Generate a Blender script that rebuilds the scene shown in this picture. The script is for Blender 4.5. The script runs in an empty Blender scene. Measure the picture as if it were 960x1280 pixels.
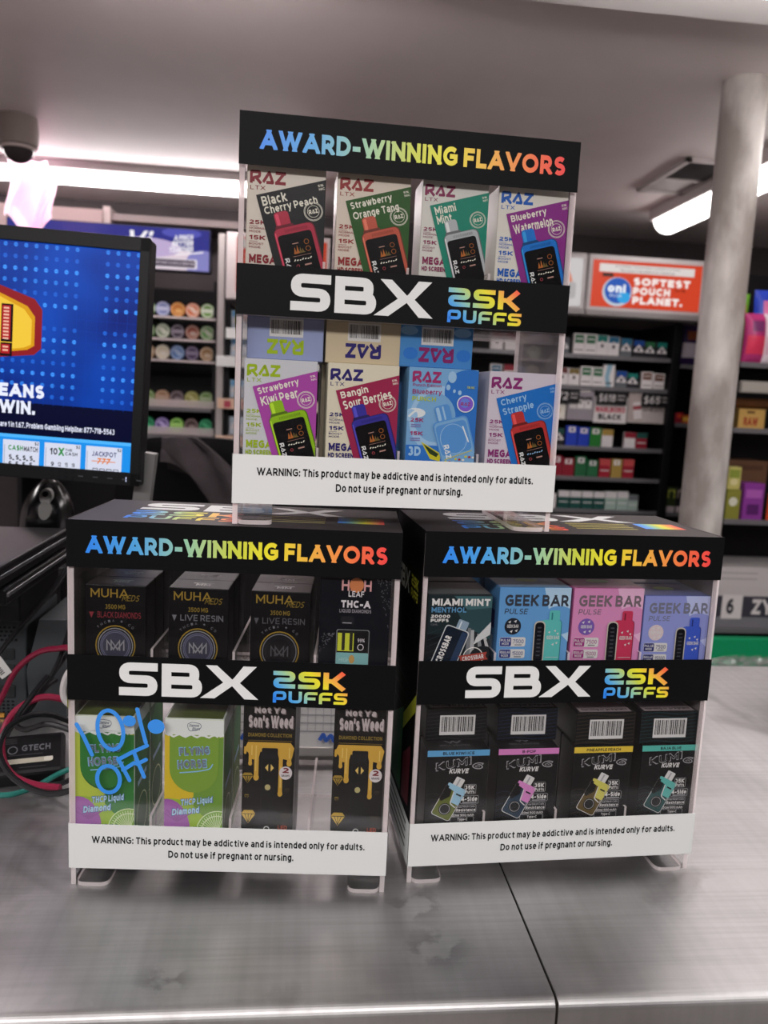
import bpy, bmesh, math, random
from mathutils import Matrix, Vector
random.seed(7)
PI = math.pi
Z0 = 0.95                      # counter height; everything below is built with the counter top at z = 0 and lifted at the end
sc = bpy.context.scene
COL = sc.collection

# ------------------------------------------------------------------ camera
YAW = 0.105                    # the room's axes are turned a little against the lens
pitch, roll = -0.1407, 0.0478
cp, sp, cr, sr = math.cos(pitch), math.sin(pitch), math.cos(roll), math.sin(roll)
fw = Vector((0, cp, sp)); up0 = Vector((0, -sp, cp)); rt0 = Vector((1, 0, 0))
rt = cr*rt0 + sr*up0; up = -sr*rt0 + cr*up0
RY = Matrix.Rotation(-YAW, 3, 'Z')
rt, up, fw = RY @ rt, RY @ up, RY @ fw
cam = bpy.data.cameras.new('camera'); camo = bpy.data.objects.new('camera', cam); COL.objects.link(camo)
m = Matrix.Identity(4)
for i in range(3):
    m[i][0], m[i][1], m[i][2] = rt[i], up[i], -fw[i]
m.translation = Vector((0, 0, 0.4108 + Z0))
camo.matrix_world = m
cam.sensor_fit = 'HORIZONTAL'; cam.sensor_width = 36.0; cam.lens = 1000.85/960*36
cam.clip_start = 0.02; cam.clip_end = 60
cam.dof.use_dof = True; cam.dof.focus_distance = 0.66; cam.dof.aperture_fstop = 11
sc.camera = camo

# ------------------------------------------------------------------ world, lamps, exposure
w = bpy.data.worlds.new('world'); sc.world = w; w.use_nodes = True
bg = w.node_tree.nodes['Background']; bg.inputs[0].default_value = (1.0, 0.93, 0.94, 1); bg.inputs[1].default_value = 0.10
def area(name, loc, rot, sx, sy, power, col=(1, .95, .94)):
    l = bpy.data.lights.new(name, 'AREA'); l.shape = 'RECTANGLE'; l.size = sx; l.size_y = sy; l.energy = power; l.color = col
    o = bpy.data.objects.new(name, l); o.location = (loc[0], loc[1], loc[2] + Z0); o.rotation_euler = rot; COL.objects.link(o); return o
area('ceiling_lamp_customer', (-0.5, -1.1, 1.26), (0, 0, 0), 2.4, 0.5, 50)
area('ceiling_lamp_counter', (1.7, 0.2, 1.26), (0, 0, 0), 0.3, 1.6, 26)
area('ceiling_lamp_till', (-1.9, 0.9, 1.26), (0, 0, 0), 0.3, 1.8, 26)
sc.view_settings.view_transform = 'Standard'
try: sc.view_settings.look = 'None'
except Exception: pass
sc.view_settings.exposure = 0.5; sc.view_settings.gamma = 1.0; sc.view_settings.use_curve_mapping = False
sc.cycles.use_denoising = True
sc.cycles.transparent_max_bounces = 32; sc.cycles.max_bounces = 10
sc.cycles.caustics_reflective = False; sc.cycles.caustics_refractive = False

# ------------------------------------------------------------------ materials
def lin(h):
    h = h.lstrip('#'); o = []
    for i in (0, 2, 4):
        c = int(h[i:i+2], 16)/255
        o.append(c/12.92 if c <= .04045 else ((c+.055)/1.055)**2.4)
    return o
MC = {}
def bsdf(name):
    m = bpy.data.materials.new(name); m.use_nodes = True
    return m, m.node_tree, m.node_tree.nodes['Principled BSDF']
def pm(h, rough=.42, metal=0., gain=1.0, spec=.22):
    """a plain printed, painted or moulded colour"""
    k = (h, rough, metal, gain, spec)
    if k not in MC:
        m, nt, b = bsdf('colour_' + h.lstrip('#'))
        c = [min(.9, x*gain) for x in lin(h)]
        b.inputs['Base Color'].default_value = (*c, 1); b.inputs['Roughness'].default_value = rough
        b.inputs['Metallic'].default_value = metal; b.inputs['Specular IOR Level'].default_value = spec
        MC[k] = m
    return MC[k]
def em(h, s):
    if s <= 1: s *= .74          # screens and light boxes against the exposure of the shop
    k = ('em', h, s)
    if k not in MC:
        m, nt, b = bsdf('glow_' + h.lstrip('#'))
        b.inputs['Base Color'].default_value = (0, 0, 0, 1); b.inputs['Specular IOR Level'].default_value = .15
        b.inputs['Roughness'].default_value = .3
        b.inputs['Emission Color'].default_value = (*lin(h), 1); b.inputs['Emission Strength'].default_value = s
        MC[k] = m
    return MC[k]
def node(nt, t, **kw):
    n = nt.nodes.new(t)
    for k, v in kw.items(): setattr(n, k, v)
    return n
def noisy(name, c1, c2, scale=8, rough=.6, metal=0, detail=6, stretch=(1, 1, 1), bump=0, lo=.35, hi=.65, rr=None):
    m, nt, b = bsdf(name)
    tc = node(nt, 'ShaderNodeTexCoord'); mp = node(nt, 'ShaderNodeMapping'); mp.inputs['Scale'].default_value = stretch
    n = node(nt, 'ShaderNodeTexNoise'); n.inputs['Scale'].default_value = scale; n.inputs['Detail'].default_value = detail
    r = node(nt, 'ShaderNodeValToRGB'); r.color_ramp.elements[0].position = lo; r.color_ramp.elements[1].position = hi
    r.color_ramp.elements[0].color = (*lin(c1), 1); r.color_ramp.elements[1].color = (*lin(c2), 1)
    L = nt.links.new
    L(tc.outputs['Object'], mp.inputs[0]); L(mp.outputs[0], n.inputs['Vector']); L(n.outputs[0], r.inputs[0]); L(r.outputs[0], b.inputs['Base Color'])
    b.inputs['Roughness'].default_value = rough; b.inputs['Metallic'].default_value = metal
    if rr:
        q = node(nt, 'ShaderNodeMapRange'); q.inputs['To Min'].default_value = rr[0]; q.inputs['To Max'].default_value = rr[1]
        L(n.outputs[0], q.inputs[0]); L(q.outputs[0], b.inputs['Roughness'])
    if bump:
        bp = node(nt, 'ShaderNodeBump'); bp.inputs['Strength'].default_value = bump; bp.inputs['Distance'].default_value = .01
        L(n.outputs[0], bp.inputs['Height']); L(bp.outputs[0], b.inputs['Normal'])
    return m
def gradient(name, stops, wx=1., wy=0., off=0., rough=.4):
    """a printed rainbow fade across the lettering"""
    m, nt, b = bsdf(name); L = nt.links.new
    tc = node(nt, 'ShaderNodeTexCoord'); sx = node(nt, 'ShaderNodeSeparateXYZ'); L(tc.outputs['Generated'], sx.inputs[0])
    a = node(nt, 'ShaderNodeMath', operation='MULTIPLY_ADD'); a.inputs[1].default_value = wx; a.inputs[2].default_value = off; L(sx.outputs['X'], a.inputs[0])
    c = node(nt, 'ShaderNodeMath', operation='MULTIPLY_ADD'); c.inputs[1].default_value = wy; L(sx.outputs['Z'], c.inputs[0]); L(a.outputs[0], c.inputs[2])
    r = node(nt, 'ShaderNodeValToRGB'); els = r.color_ramp.elements
    for i, (p, h) in enumerate(stops):
        e = els[i] if i < 2 else els.new(p)
        e.position = p; e.color = (*lin(h), 1)
    L(c.outputs[0], r.inputs[0]); L(r.outputs[0], b.inputs['Base Color']); b.inputs['Roughness'].default_value = rough
    return m
RAINBOW = [(0, '#2f8fff'), (1, '#ff4a4a'), (.17, '#55b0f0'), (.33, '#9fd6b4'), (.48, '#d4e250'), (.6, '#f7ee30'), (.78, '#ffb24e'), (.9, '#ff7448')]
rainbow = gradient('rainbow_print', RAINBOW)
rainbow_diag = gradient('rainbow_print_diagonal', RAINBOW, .72, .34, -.06)

def sheet(name, tint, gloss_rough=.03, body=0.0, body_col=(1, 1, 1)):
    """clear plastic sheet: passes light straight, mirrors a little by angle"""
    m = bpy.data.materials.new(name); m.use_nodes = True; nt = m.node_tree; nt.nodes.clear(); L = nt.links.new
    o = node(nt, 'ShaderNodeOutputMaterial'); t = node(nt, 'ShaderNodeBsdfTransparent'); t.inputs[0].default_value = (*tint, 1)
    g = node(nt, 'ShaderNodeBsdfGlossy'); g.inputs['Roughness'].default_value = gloss_rough
    f = node(nt, 'ShaderNodeFresnel'); ge = node(nt, 'ShaderNodeNewGeometry'); io = node(nt, 'ShaderNodeMapRange'); io.inputs['To Min'].default_value = 1.4; io.inputs['To Max'].default_value = 1/1.4; L(ge.outputs['Backfacing'], io.inputs[0]); L(io.outputs[0], f.inputs[0])
    x = node(nt, 'ShaderNodeMixShader'); L(f.outputs[0], x.inputs[0])
    if body:
        d = node(nt, 'ShaderNodeBsdfTranslucent'); d.inputs[0].default_value = (*body_col, 1)
        d2 = node(nt, 'ShaderNodeBsdfDiffuse'); d2.inputs[0].default_value = (*body_col, 1)
        a = node(nt, 'ShaderNodeAddShader'); L(d.outputs[0], a.inputs[0]); L(d2.outputs[0], a.inputs[1])
        y = node(nt, 'ShaderNodeMixShader'); y.inputs[0].default_value = body; L(t.outputs[0], y.inputs[1]); L(a.outputs[0], y.inputs[2]); L(y.outputs[0], x.inputs[1])
    else:
        L(t.outputs[0], x.inputs[1])
    L(g.outputs[0], x.inputs[2]); L(x.outputs[0], o.inputs[0]); return m
ACR = sheet('clear_acrylic', (.97, .97, .97))
EDGE = sheet('acrylic_edge', (.9, .86, .86), .1, .55, (.85, .78, .78))

BLACK = pm('#0b0c0e', .5, 0., 1., .12); BLK2 = pm('#15161a', .5); WHITE = pm('#e6e9e8', .45); PAPER = pm('#d9d9d8', .6)

# ------------------------------------------------------------------ mesh builders
class M:
    def __init__(s): s.v = []; s.f = []; s.mi = []; s.mats = []
    def k(s, m):
        if m not in s.mats: s.mats.append(m)
        return s.mats.index(m)
    def face(s, pts, m):
        b = len(s.v); s.v += [tuple(p) for p in pts]; s.f.append(tuple(range(b, b+len(pts)))); s.mi.append(s.k(m))
    def geo(s, vs, fs, m):
        b = len(s.v); s.v += [tuple(p) for p in vs]; i = s.k(m)
        for f in fs: s.f.append(tuple(b+q for q in f)); s.mi.append(i)
    def box(s, x0, y0, z0, x1, y1, z1, m, bev=0, mx=None, edge=None):
        vs = [(x0, y0, z0), (x1, y0, z0), (x1, y1, z0), (x0, y1, z0), (x0, y0, z1), (x1, y0, z1), (x1, y1, z1), (x0, y1, z1)]
        fs = [(0, 3, 2, 1), (4, 5, 6, 7), (0, 1, 5, 4), (1, 2, 6, 5), (2, 3, 7, 6), (3, 0, 4, 7)]
        if bev:
            bm = bmesh.new(); q = [bm.verts.new(p) for p in vs]
            for f in fs: bm.faces.new([q[i] for i in f])
            bmesh.ops.bevel(bm, geom=bm.edges[:], offset=bev, segments=2, affect='EDGES', profile=.5)
            bm.verts.index_update(); vs = [p.co.copy() for p in bm.verts]; fs = [[p.index for p in f.verts] for f in bm.faces]; bm.free()
        if mx is not None: vs = [mx @ Vector(p) for p in vs]
        s.geo(vs, fs, m)
        if edge is not None and not bev:      # the four or more thin faces get the edge look
            d = (x1-x0, y1-y0, z1-z0); ax = d.index(min(d)); keep = {0: (3, 5), 1: (2, 4), 2: (0, 1)}[ax]
            j = s.k(edge)
            for q in range(6):
                if q not in keep: s.mi[len(s.mi)-6+q] = j
    def prism(s, pts, fn, w0, w1, m, side=None):
        n = len(pts); a = [fn(u, v, w0) for u, v in pts]; b = [fn(u, v, w1) for u, v in pts]
        s.geo(a+b, [tuple(range(n))[::-1], tuple(range(n, 2*n))], m)
        s.geo(a+b, [(i, (i+1) % n, n+(i+1) % n, n+i) for i in range(n)], side or m)
    def tube(s, pts, r, m, n=8, closed=False, r1=None):
        P = [Vector(p) for p in pts]; N = len(P); vs = []; fs = []
        t = (P[1]-P[0]).normalized(); a = t.orthogonal().normalized()
        for i in range(N):
            if closed: t = (P[(i+1) % N]-P[i-1]).normalized()
            else: t = (P[min(i+1, N-1)]-P[max(i-1, 0)]).normalized()
            a = (a - t*a.dot(t)).normalized(); b = t.cross(a)
            rr = r if r1 is None else r+(r1-r)*i/(N-1)
            for j in range(n):
                q = 2*PI*j/n; vs.append(P[i]+(a*math.cos(q)+b*math.sin(q))*rr)
        for i in range(N if closed else N-1):
            for j in range(n):
                c = ((i+1) % N)*n; fs.append((i*n+j, i*n+(j+1) % n, c+(j+1) % n, c+j))
        if not closed: fs += [tuple(range(n))[::-1], tuple(range((N-1)*n, N*n))]
        s.geo(vs, fs, m)
    def lathe(s, prof, m, n=24, mx=None):
        vs = []; fs = []
        for r, z in prof:
            for j in range(n):
                q = 2*PI*j/n; p = Vector((r*math.cos(q), r*math.sin(q), z)); vs.append(mx @ p if mx is not None else p)
        for i in range(len(prof)-1):
            for j in range(n): fs.append((i*n+j, i*n+(j+1) % n, (i+1)*n+(j+1) % n, (i+1)*n+j))
        fs += [tuple(range(n))[::-1], tuple(range((len(prof)-1)*n, len(prof)*n))]
        s.geo(vs, fs, m)
    def grid(s, fn, nu, nv, m):
        vs = [fn(i/nu, j/nv) for j in range(nv+1) for i in range(nu+1)]; q = nu+1
        s.geo(vs, [(j*q+i, j*q+i+1, (j+1)*q+i+1, (j+1)*q+i) for j in range(nv) for i in range(nu)], m)
    def build(s, name, parent=None, loc=(0, 0, 0), rz=0, smooth=False):
        me = bpy.data.meshes.new(name); me.from_pydata(s.v, [], s.f)
        for m in s.mats: me.materials.append(m)
        me.polygons.foreach_set('material_index', s.mi)
        if smooth:
            me.polygons.foreach_set('use_smooth', [True]*len(s.f)); me.set_sharp_from_angle(angle=math.radians(40))
        me.update(); o = bpy.data.objects.new(name, me); COL.objects.link(o); o.location = loc; o.rotation_euler = (0, 0, rz)
        if parent is not None: o.parent = parent
        return o
def empty(name, loc=(0, 0, 0), rz=0):
    o = bpy.data.objects.new(name, None); COL.objects.link(o); o.location = loc; o.rotation_euler = (0, 0, rz); o.empty_display_size = .05; return o
def tag(o, label, cat, group=None, kind=None):
    if label: o['label'] = label
    if cat: o['category'] = cat
    if group: o['group'] = group
    if kind: o['kind'] = kind
    return o
def struct(o): o['kind'] = 'structure'; return o
def dup(o, loc=None, label=None, parent=None):
    c = o.copy(); COL.objects.link(c)
    if parent is not None: c.parent = parent
    if loc is not None: c.location = loc
    if label: c['label'] = label
    for ch in list(o.children): dup(ch, parent=c)
    return c

def rounded(pts, r, closed=False, n=5):
    """round the corners of a polyline"""
    P = [Vector(p) for p in pts]; N = len(P); out = []
    for i in range(N):
        if not closed and i in (0, N-1): out.append(P[i]); continue
        a, b, c = P[i-1], P[i], P[(i+1) % N]; d1 = (a-b); d2 = (c-b); q = min(r, d1.length*.49, d2.length*.49)
        p1 = b+d1.normalized()*q; p2 = b+d2.normalized()*q
        for j in range(n+1):
            t = j/n; out.append((1-t)**2*p1+2*t*(1-t)*b+t*t*p2)
    return [(p.x, p.y) for p in out]
def ribbon(pts, t, closed=False):
    """polyline -> list of quads with mitred joints"""
    P = [Vector(p) for p in pts]; N = len(P); L = []; R = []
    for i in range(N):
        if closed: a, c = P[i-1], P[(i+1) % N]
        else: a, c = P[max(i-1, 0)], P[min(i+1, N-1)]
        b = P[i]; d1 = (b-a).normalized() if (b-a).length > 1e-9 else (c-b).normalized(); d2 = (c-b).normalized() if (c-b).length > 1e-9 else d1
        n1 = Vector((-d1.y, d1.x)); n2 = Vector((-d2.y, d2.x)); m = n1+n2
        if m.length < 1e-6: m = n1
        m.normalize(); q = t/2/max(.45, m.dot(n1)); L.append(b+m*q); R.append(b-m*q)
    return [[R[i], R[(i+1) % N], L[(i+1) % N], L[i]] for i in range(N if closed else N-1)]
# ---- a plain bold grotesque drawn with strokes: glyph = (advance, [polylines]) on a unit cap height
def ARC(cx, cy, rx, ry, a0, a1, n=10): return [(cx+rx*math.cos(math.radians(a0+(a1-a0)*i/n)), cy+ry*math.sin(math.radians(a0+(a1-a0)*i/n))) for i in range(n+1)]
XH = .74
def _font():
    g = {}; x = XH; h = x/2
    g['A'] = (.82, [[(0, 0), (.41, 1)], [(.41, 1), (.82, 0)], [(.17, .28), (.65, .28)]])
    g['B'] = (.60, [[(0, 0), (0, 1)], [(0, 1)]+ARC(.34, .76, .22, .24, 90, -90)+[(0, .52)], [(0, .52)]+ARC(.34, .26, .26, .26, 90, -90)+[(0, 0)]])
    g['C'] = (.70, [ARC(.42, .5, .42, .5, 48, 312, 18)])
    g['D'] = (.70, [[(0, 0), (0, 1)], [(0, 1)]+ARC(.26, .5, .44, .5, 90, -90, 14)+[(0, 0)]])
    g['E'] = (.52, [[(0, 0), (0, 1)], [(0, 1), (.52, 1)], [(0, .5), (.46, .5)], [(0, 0), (.52, 0)]])
    g['F'] = (.50, [[(0, 0), (0, 1)], [(0, 1), (.50, 1)], [(0, .48), (.44, .48)]])
    g['G'] = (.74, [ARC(.43, .5, .43, .5, 48, 300, 18)+[(.74, .16), (.74, .48)], [(.46, .48), (.74, .48)]])
    g['H'] = (.64, [[(0, 0), (0, 1)], [(.64, 0), (.64, 1)], [(0, .5), (.64, .5)]])
    g['I'] = (0, [[(0, 0), (0, 1)]])
    g['J'] = (.44, [ARC(.20, .22, .22, .22, 200, 360)+[(.42, 1)]])
    g['K'] = (.62, [[(0, 0), (0, 1)], [(0, .36), (.60, 1)], [(.2, .55), (.62, 0)]])
    g['L'] = (.48, [[(0, 1), (0, 0), (.48, 0)]])
    g['M'] = (.80, [[(0, 0), (0, 1)], [(0, 1), (.40, .3)], [(.40, .3), (.80, 1)], [(.80, 1), (.80, 0)]])
    g['N'] = (.66, [[(0, 0), (0, 1)], [(0, 1), (.66, 0)], [(.66, 0), (.66, 1)]])
    g['O'] = (.90, [ARC(.45, .5, .45, .5, 0, 360, 26)])
    g['P'] = (.56, [[(0, 0), (0, 1)], [(0, 1)]+ARC(.30, .69, .27, .31, 90, -90)+[(0, .38)]])
    g['Q'] = (.90, [ARC(.45, .5, .45, .5, 0, 360, 26), [(.55, .22), (.85, -.05)]])
    g['R'] = (.60, [[(0, 0), (0, 1)], [(0, 1)]+ARC(.30, .69, .27, .31, 90, -90)+[(0, .38)], [(.32, .38), (.58, 0)]])
    g['S'] = (.56, [ARC(.30, .75, .27, .25, 35, 270, 12)[:-1]+[(.30, .51)]+ARC(.28, .25, .28, .26, 90, -145, 12)[1:]])
    g['T'] = (.60, [[(0, 1), (.60, 1)], [(.30, 1), (.30, 0)]])
    g['U'] = (.64, [[(0, 1)]+ARC(.32, .32, .32, .32, 180, 360, 12)+[(.64, 1)]])
    g['V'] = (.78, [[(0, 1), (.39, 0)], [(.39, 0), (.78, 1)]])
    g['W'] = (1.22, [[(0, 1), (.31, 0)], [(.31, 0), (.61, 1)], [(.61, 1), (.91, 0)], [(.91, 0), (1.22, 1)]])
    g['X'] = (.68, [[(0, 0), (.66, 1)], [(0, 1), (.68, 0)]])
    g['Y'] = (.70, [[(0, 1), (.35, .42)], [(.70, 1), (.35, .42)], [(.35, .45), (.35, 0)]])
    g['Z'] = (.58, [[(0, 1), (.58, 1)], [(.58, 1), (0, 0)], [(0, 0), (.58, 0)]])
    g['0'] = (.60, [ARC(.30, .5, .30, .5, 0, 360, 22)]); g['1'] = (.22, [[(0, .82), (.2, 1)], [(.2, 1), (.2, 0)]])
    g['2'] = (.54, [ARC(.27, .72, .26, .28, 160, -30, 12)+[(0, 0)], [(0, 0), (.54, 0)]])
    g['3'] = (.54, [ARC(.26, .76, .24, .24, 150, -80, 10), ARC(.26, .27, .28, .27, 85, -150, 12)])
    g['4'] = (.62, [[(.44, 0), (.44, 1)], [(.44, 1), (0, .28)], [(0, .26), (.62, .26)]])
    g['5'] = (.54, [[(.50, 1), (.08, 1), (.04, .56)]+ARC(.25, .31, .29, .31, 110, -145, 12)])
    g['6'] = (.56, [ARC(.29, .30, .27, .30, 0, 360, 18), ARC(.42, .36, .41, .64, 90, 178, 8)])
    g['7'] = (.54, [[(0, 1), (.54, 1)], [(.54, 1), (.16, 0)]])
    g['8'] = (.56, [ARC(.28, .76, .22, .24, 0, 360, 16), ARC(.28, .27, .28, .27, 0, 360, 18)])
    g['9'] = (.56, [ARC(.27, .70, .27, .30, 0, 360, 18), ARC(.14, .64, .41, .64, 270, 358, 8)])
    g['a'] = (.46, [ARC(.21, .20, .21, .20, 0, 360, 14), [(.46, 0), (.46, .48)]+ARC(.23, .50, .23, x-.50, 0, 150, 8)])
    g['b'] = (.48, [[(0, 0), (0, 1)], ARC(.24, h, .24, h, 0, 360, 16)]); g['d'] = (.48, [[(.48, 0), (.48, 1)], ARC(.24, h, .24, h, 0, 360, 16)])
    g['c'] = (.44, [ARC(.25, h, .25, h, 48, 312, 14)])
    g['e'] = (.50, [[(.02, h), (.50, h)], ARC(.25, h, .25, h, 0, 315, 16)])
    g['f'] = (.34, [[(.11, 0), (.11, .78)]+ARC(.31, .78, .20, .22, 180, 72, 7), [(0, .64), (.29, .64)]])
    g['g'] = (.48, [ARC(.24, h, .24, h, 0, 360, 16), [(.48, x), (.48, -.05)]+ARC(.25, -.05, .23, .2, 0, -150, 8)])
    g['h'] = (.46, [[(0, 0), (0, 1)], [(0, .44)]+ARC(.23, .48, .23, x-.48, 180, 0, 8)+[(.46, 0)]])
    g['i'] = (0, [[(0, 0), (0, .62)], [(0, .98), (0, 1.03)]]); g['l'] = (0, [[(0, 0), (0, 1)]])
    g['j'] = (.1, [[(.1, .66), (.1, -.2)], [(.1, .98), (.1, 1.03)]]); g['k'] = (.46, [[(0, 0), (0, 1)], [(0, .26), (.42, x)], [(.16, .42), (.46, 0)]])
    g['m'] = (.78, [[(0, 0), (0, x)], [(0, .46)]+ARC(.195, .5, .195, x-.5, 180, 0, 8)+[(.39, 0)], [(.39, .46)]+ARC(.585, .5, .195, x-.5, 180, 0, 8)+[(.78, 0)]])
    g['n'] = (.46, [[(0, 0), (0, x)], [(0, .44)]+ARC(.23, .48, .23, x-.48, 180, 0, 8)+[(.46, 0)]])
    g['o'] = (.50, [ARC(.25, h, .25, h, 0, 360, 18)])
    g['p'] = (.48, [[(0, -.28), (0, x)], ARC(.24, h, .24, h, 0, 360, 16)]); g['q'] = (.48, [[(.48, -.28), (.48, x)], ARC(.24, h, .24, h, 0, 360, 16)])
    g['r'] = (.26, [[(0, 0), (0, x)], [(0, .44)]+ARC(.24, .44, .24, x-.44, 180, 85, 6)])
    g['s'] = (.40, [ARC(.21, x*.75, .19, x*.25, 30, 270, 10)[:-1]+[(.21, x*.51)]+ARC(.20, x*.25, .20, x*.26, 90, -150, 10)[1:]])
    g['t'] = (.28, [[(.12, .92), (.12, .12)]+ARC(.24, .12, .12, .12, 180, 280, 5), [(0, .70), (.28, .70)]])
    g['u'] = (.46, [[(0, x)]+ARC(.23, .24, .23, .24, 180, 360, 8), [(.46, 0), (.46, x)]])
    g['v'] = (.50, [[(0, x), (.25, 0)], [(.25, 0), (.50, x)]]); g['w'] = (.78, [[(0, x), (.2, 0)], [(.2, 0), (.39, x)], [(.39, x), (.58, 0)], [(.58, 0), (.78, x)]])
    g['x'] = (.46, [[(0, 0), (.46, x)], [(0, x), (.46, 0)]]); g['y'] = (.50, [[(0, x), (.25, 0)], [(.50, x), (.25, 0), (.14, -.26)]]); g['z'] = (.42, [[(0, x), (.42, x)], [(.42, x), (0, 0)], [(0, 0), (.42, 0)]])
    g['.'] = (0, [[(0, 0), (0, .03)]]); g[','] = (0, [[(.02, .04), (-.03, -.12)]]); g[':'] = (0, [[(0, .02), (0, .05)], [(0, .62), (0, .65)]]); g['!'] = (0, [[(0, .3), (0, 1)], [(0, 0), (0, .04)]])
    g['-'] = (.26, [[(0, .38), (.26, .38)]]); g['+'] = (.4, [[(0, .4), (.4, .4)], [(.2, .2), (.2, .6)]]); g["'"] = (0, [[(0, .8), (0, 1)]])
    g['%'] = (.8, [[(.1, 0), (.7, 1)], ARC(.14, .78, .14, .2, 0, 360, 12), ARC(.66, .22, .14, .2, 0, 360, 12)]); g['$'] = (.56, g['S'][1]+[[(.28, -.08), (.28, 1.08)]])
    return g
FONT = _font(); TG = {}
def clip_y(q, lo, hi):
    for lim, sg in ((lo, 1), (hi, -1)):
        out = []
        for i in range(len(q)):
            a, b = q[i-1], q[i]; da, db = sg*(a[1]-lim), sg*(b[1]-lim)
            if (da < 0) != (db < 0): t = da/(da-db); out.append((a[0]+(b[0]-a[0])*t, lim))
            if db >= 0: out.append(tuple(b))
        q = out
        if len(q) < 3: return []
    return q
def text_geo(s, bold=0., shear=0., space=1.):
    k = (s, bold, shear, space)
    if k in TG: return TG[k]
    t = .145+bold*2.4; t = max(.06, min(.30, t)); vs = []; fs = []; x = 0; gap = .16*space
    for c in s:
        if c == ' ': x += .30; continue
        ad, st = FONT.get(c) or FONT[c.upper()]
        kx = 1.0
        for si, pl in enumerate(st):
            P = [Vector((p[0]*kx, t/2+p[1]*(1-t) if p[1] >= 0 else p[1]+t/2)) for p in pl]
            cl = (P[0]-P[-1]).length < 1e-4 and len(P) > 6
            if cl: P = P[:-1]
            else:
                d = (P[0]-P[1]).normalized(); e = (P[-1]-P[-2]).normalized(); arc = len(P) > 4
                P[0] = P[0]+d*t*(.5 if abs(d.y) > .99 or abs(d.x) > .99 else .7 if not arc else .0); P[-1] = P[-1]+e*t*(.5 if abs(e.y) > .99 or abs(e.x) > .99 else .7 if not arc else .0)
            lo = 0 if min(p[1] for p in pl) >= 0 else -.4
            for q in ribbon([(p.x, p.y) for p in P], t, cl):
                q = clip_y([(p.x, p.y) for p in q], lo, 1.1 if c == '$' else 1.0)
                if q:
                    b = len(vs); vs += [(x+t/2+p[0]+shear*p[1], p[1], si) for p in q]; fs.append(tuple(range(b, b+len(q))))
        x += ad*kx+t+gap
    x0 = min(p[0] for p in vs); x1 = max(p[0] for p in vs); y0 = min(p[1] for p in vs); y1 = max(p[1] for p in vs)
    TG[k] = ([((a-x0)/(x1-x0), (b-y0)/(y1-y0), si*.000007) for a, b, si in vs], fs)
    return TG[k]
# heavy squared logo letters, one unit high: (width, [(points, closed, corner radius)])
GL = {
 'S': (1.0, [([(1, .875), (.13, .875), (.13, .5), (.87, .5), (.87, .125), (0, .125)], 0, .22)]),
 'B': (1.05, [([(.13, 0), (.13, 1)], 0, 0), ([(.02, .875), (.85, .875), (.85, .5), (.2, .5)], 0, .16), ([(.02, .125), (.93, .125), (.93, .5), (.2, .5)], 0, .18)]),
 '2': (1.0, [([(0, .875), (.87, .875), (.87, .5), (.13, .5), (.13, .125), (1, .125)], 0, .22)]),
 '5': (1.0, [([(1, .875), (.13, .875), (.13, .52), (.87, .52), (.87, .125), (0, .125)], 0, .2)]),
 'K': (1.05, [([(.13, 0), (.13, 1)], 0, 0), ([(.13, .5), (.45, .5), (.92, 1)], 0, .05), ([(.42, .5), (.95, 0)], 0, 0)]),
 'P': (1.0, [([(.13, 0), (.13, .875), (.87, .875), (.87, .36), (.13, .36)], 0, .2)]),
 'U': (1.0, [([(.13, 1), (.13, .125), (.87, .125), (.87, 1)], 0, .25)]),
 'F': (.95, [([(.13, 0), (.13, .875), (.98, .875)], 0, .25), ([(.13, .42), (.85, .42)], 0, 0)]),
 'R': (1.1, [([(.12, 0), (.12, .88), (.85, .88), (.85, .55), (.3, .4), (.3, .12)], 0, .1), ([(.5, .48), (1.0, 0)], 0, 0)]),
 'A': (1.0, [([(.02, .12), (.55, .9), (.88, .12), (.3, .12)], 0, .05)]),
 'Z': (1.0, [([(.05, .88), (.98, .88)], 0, 0), ([(.84, .92), (.14, .1)], 0, 0), ([(.02, .12), (.98, .12)], 0, 0)]),
}
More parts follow.
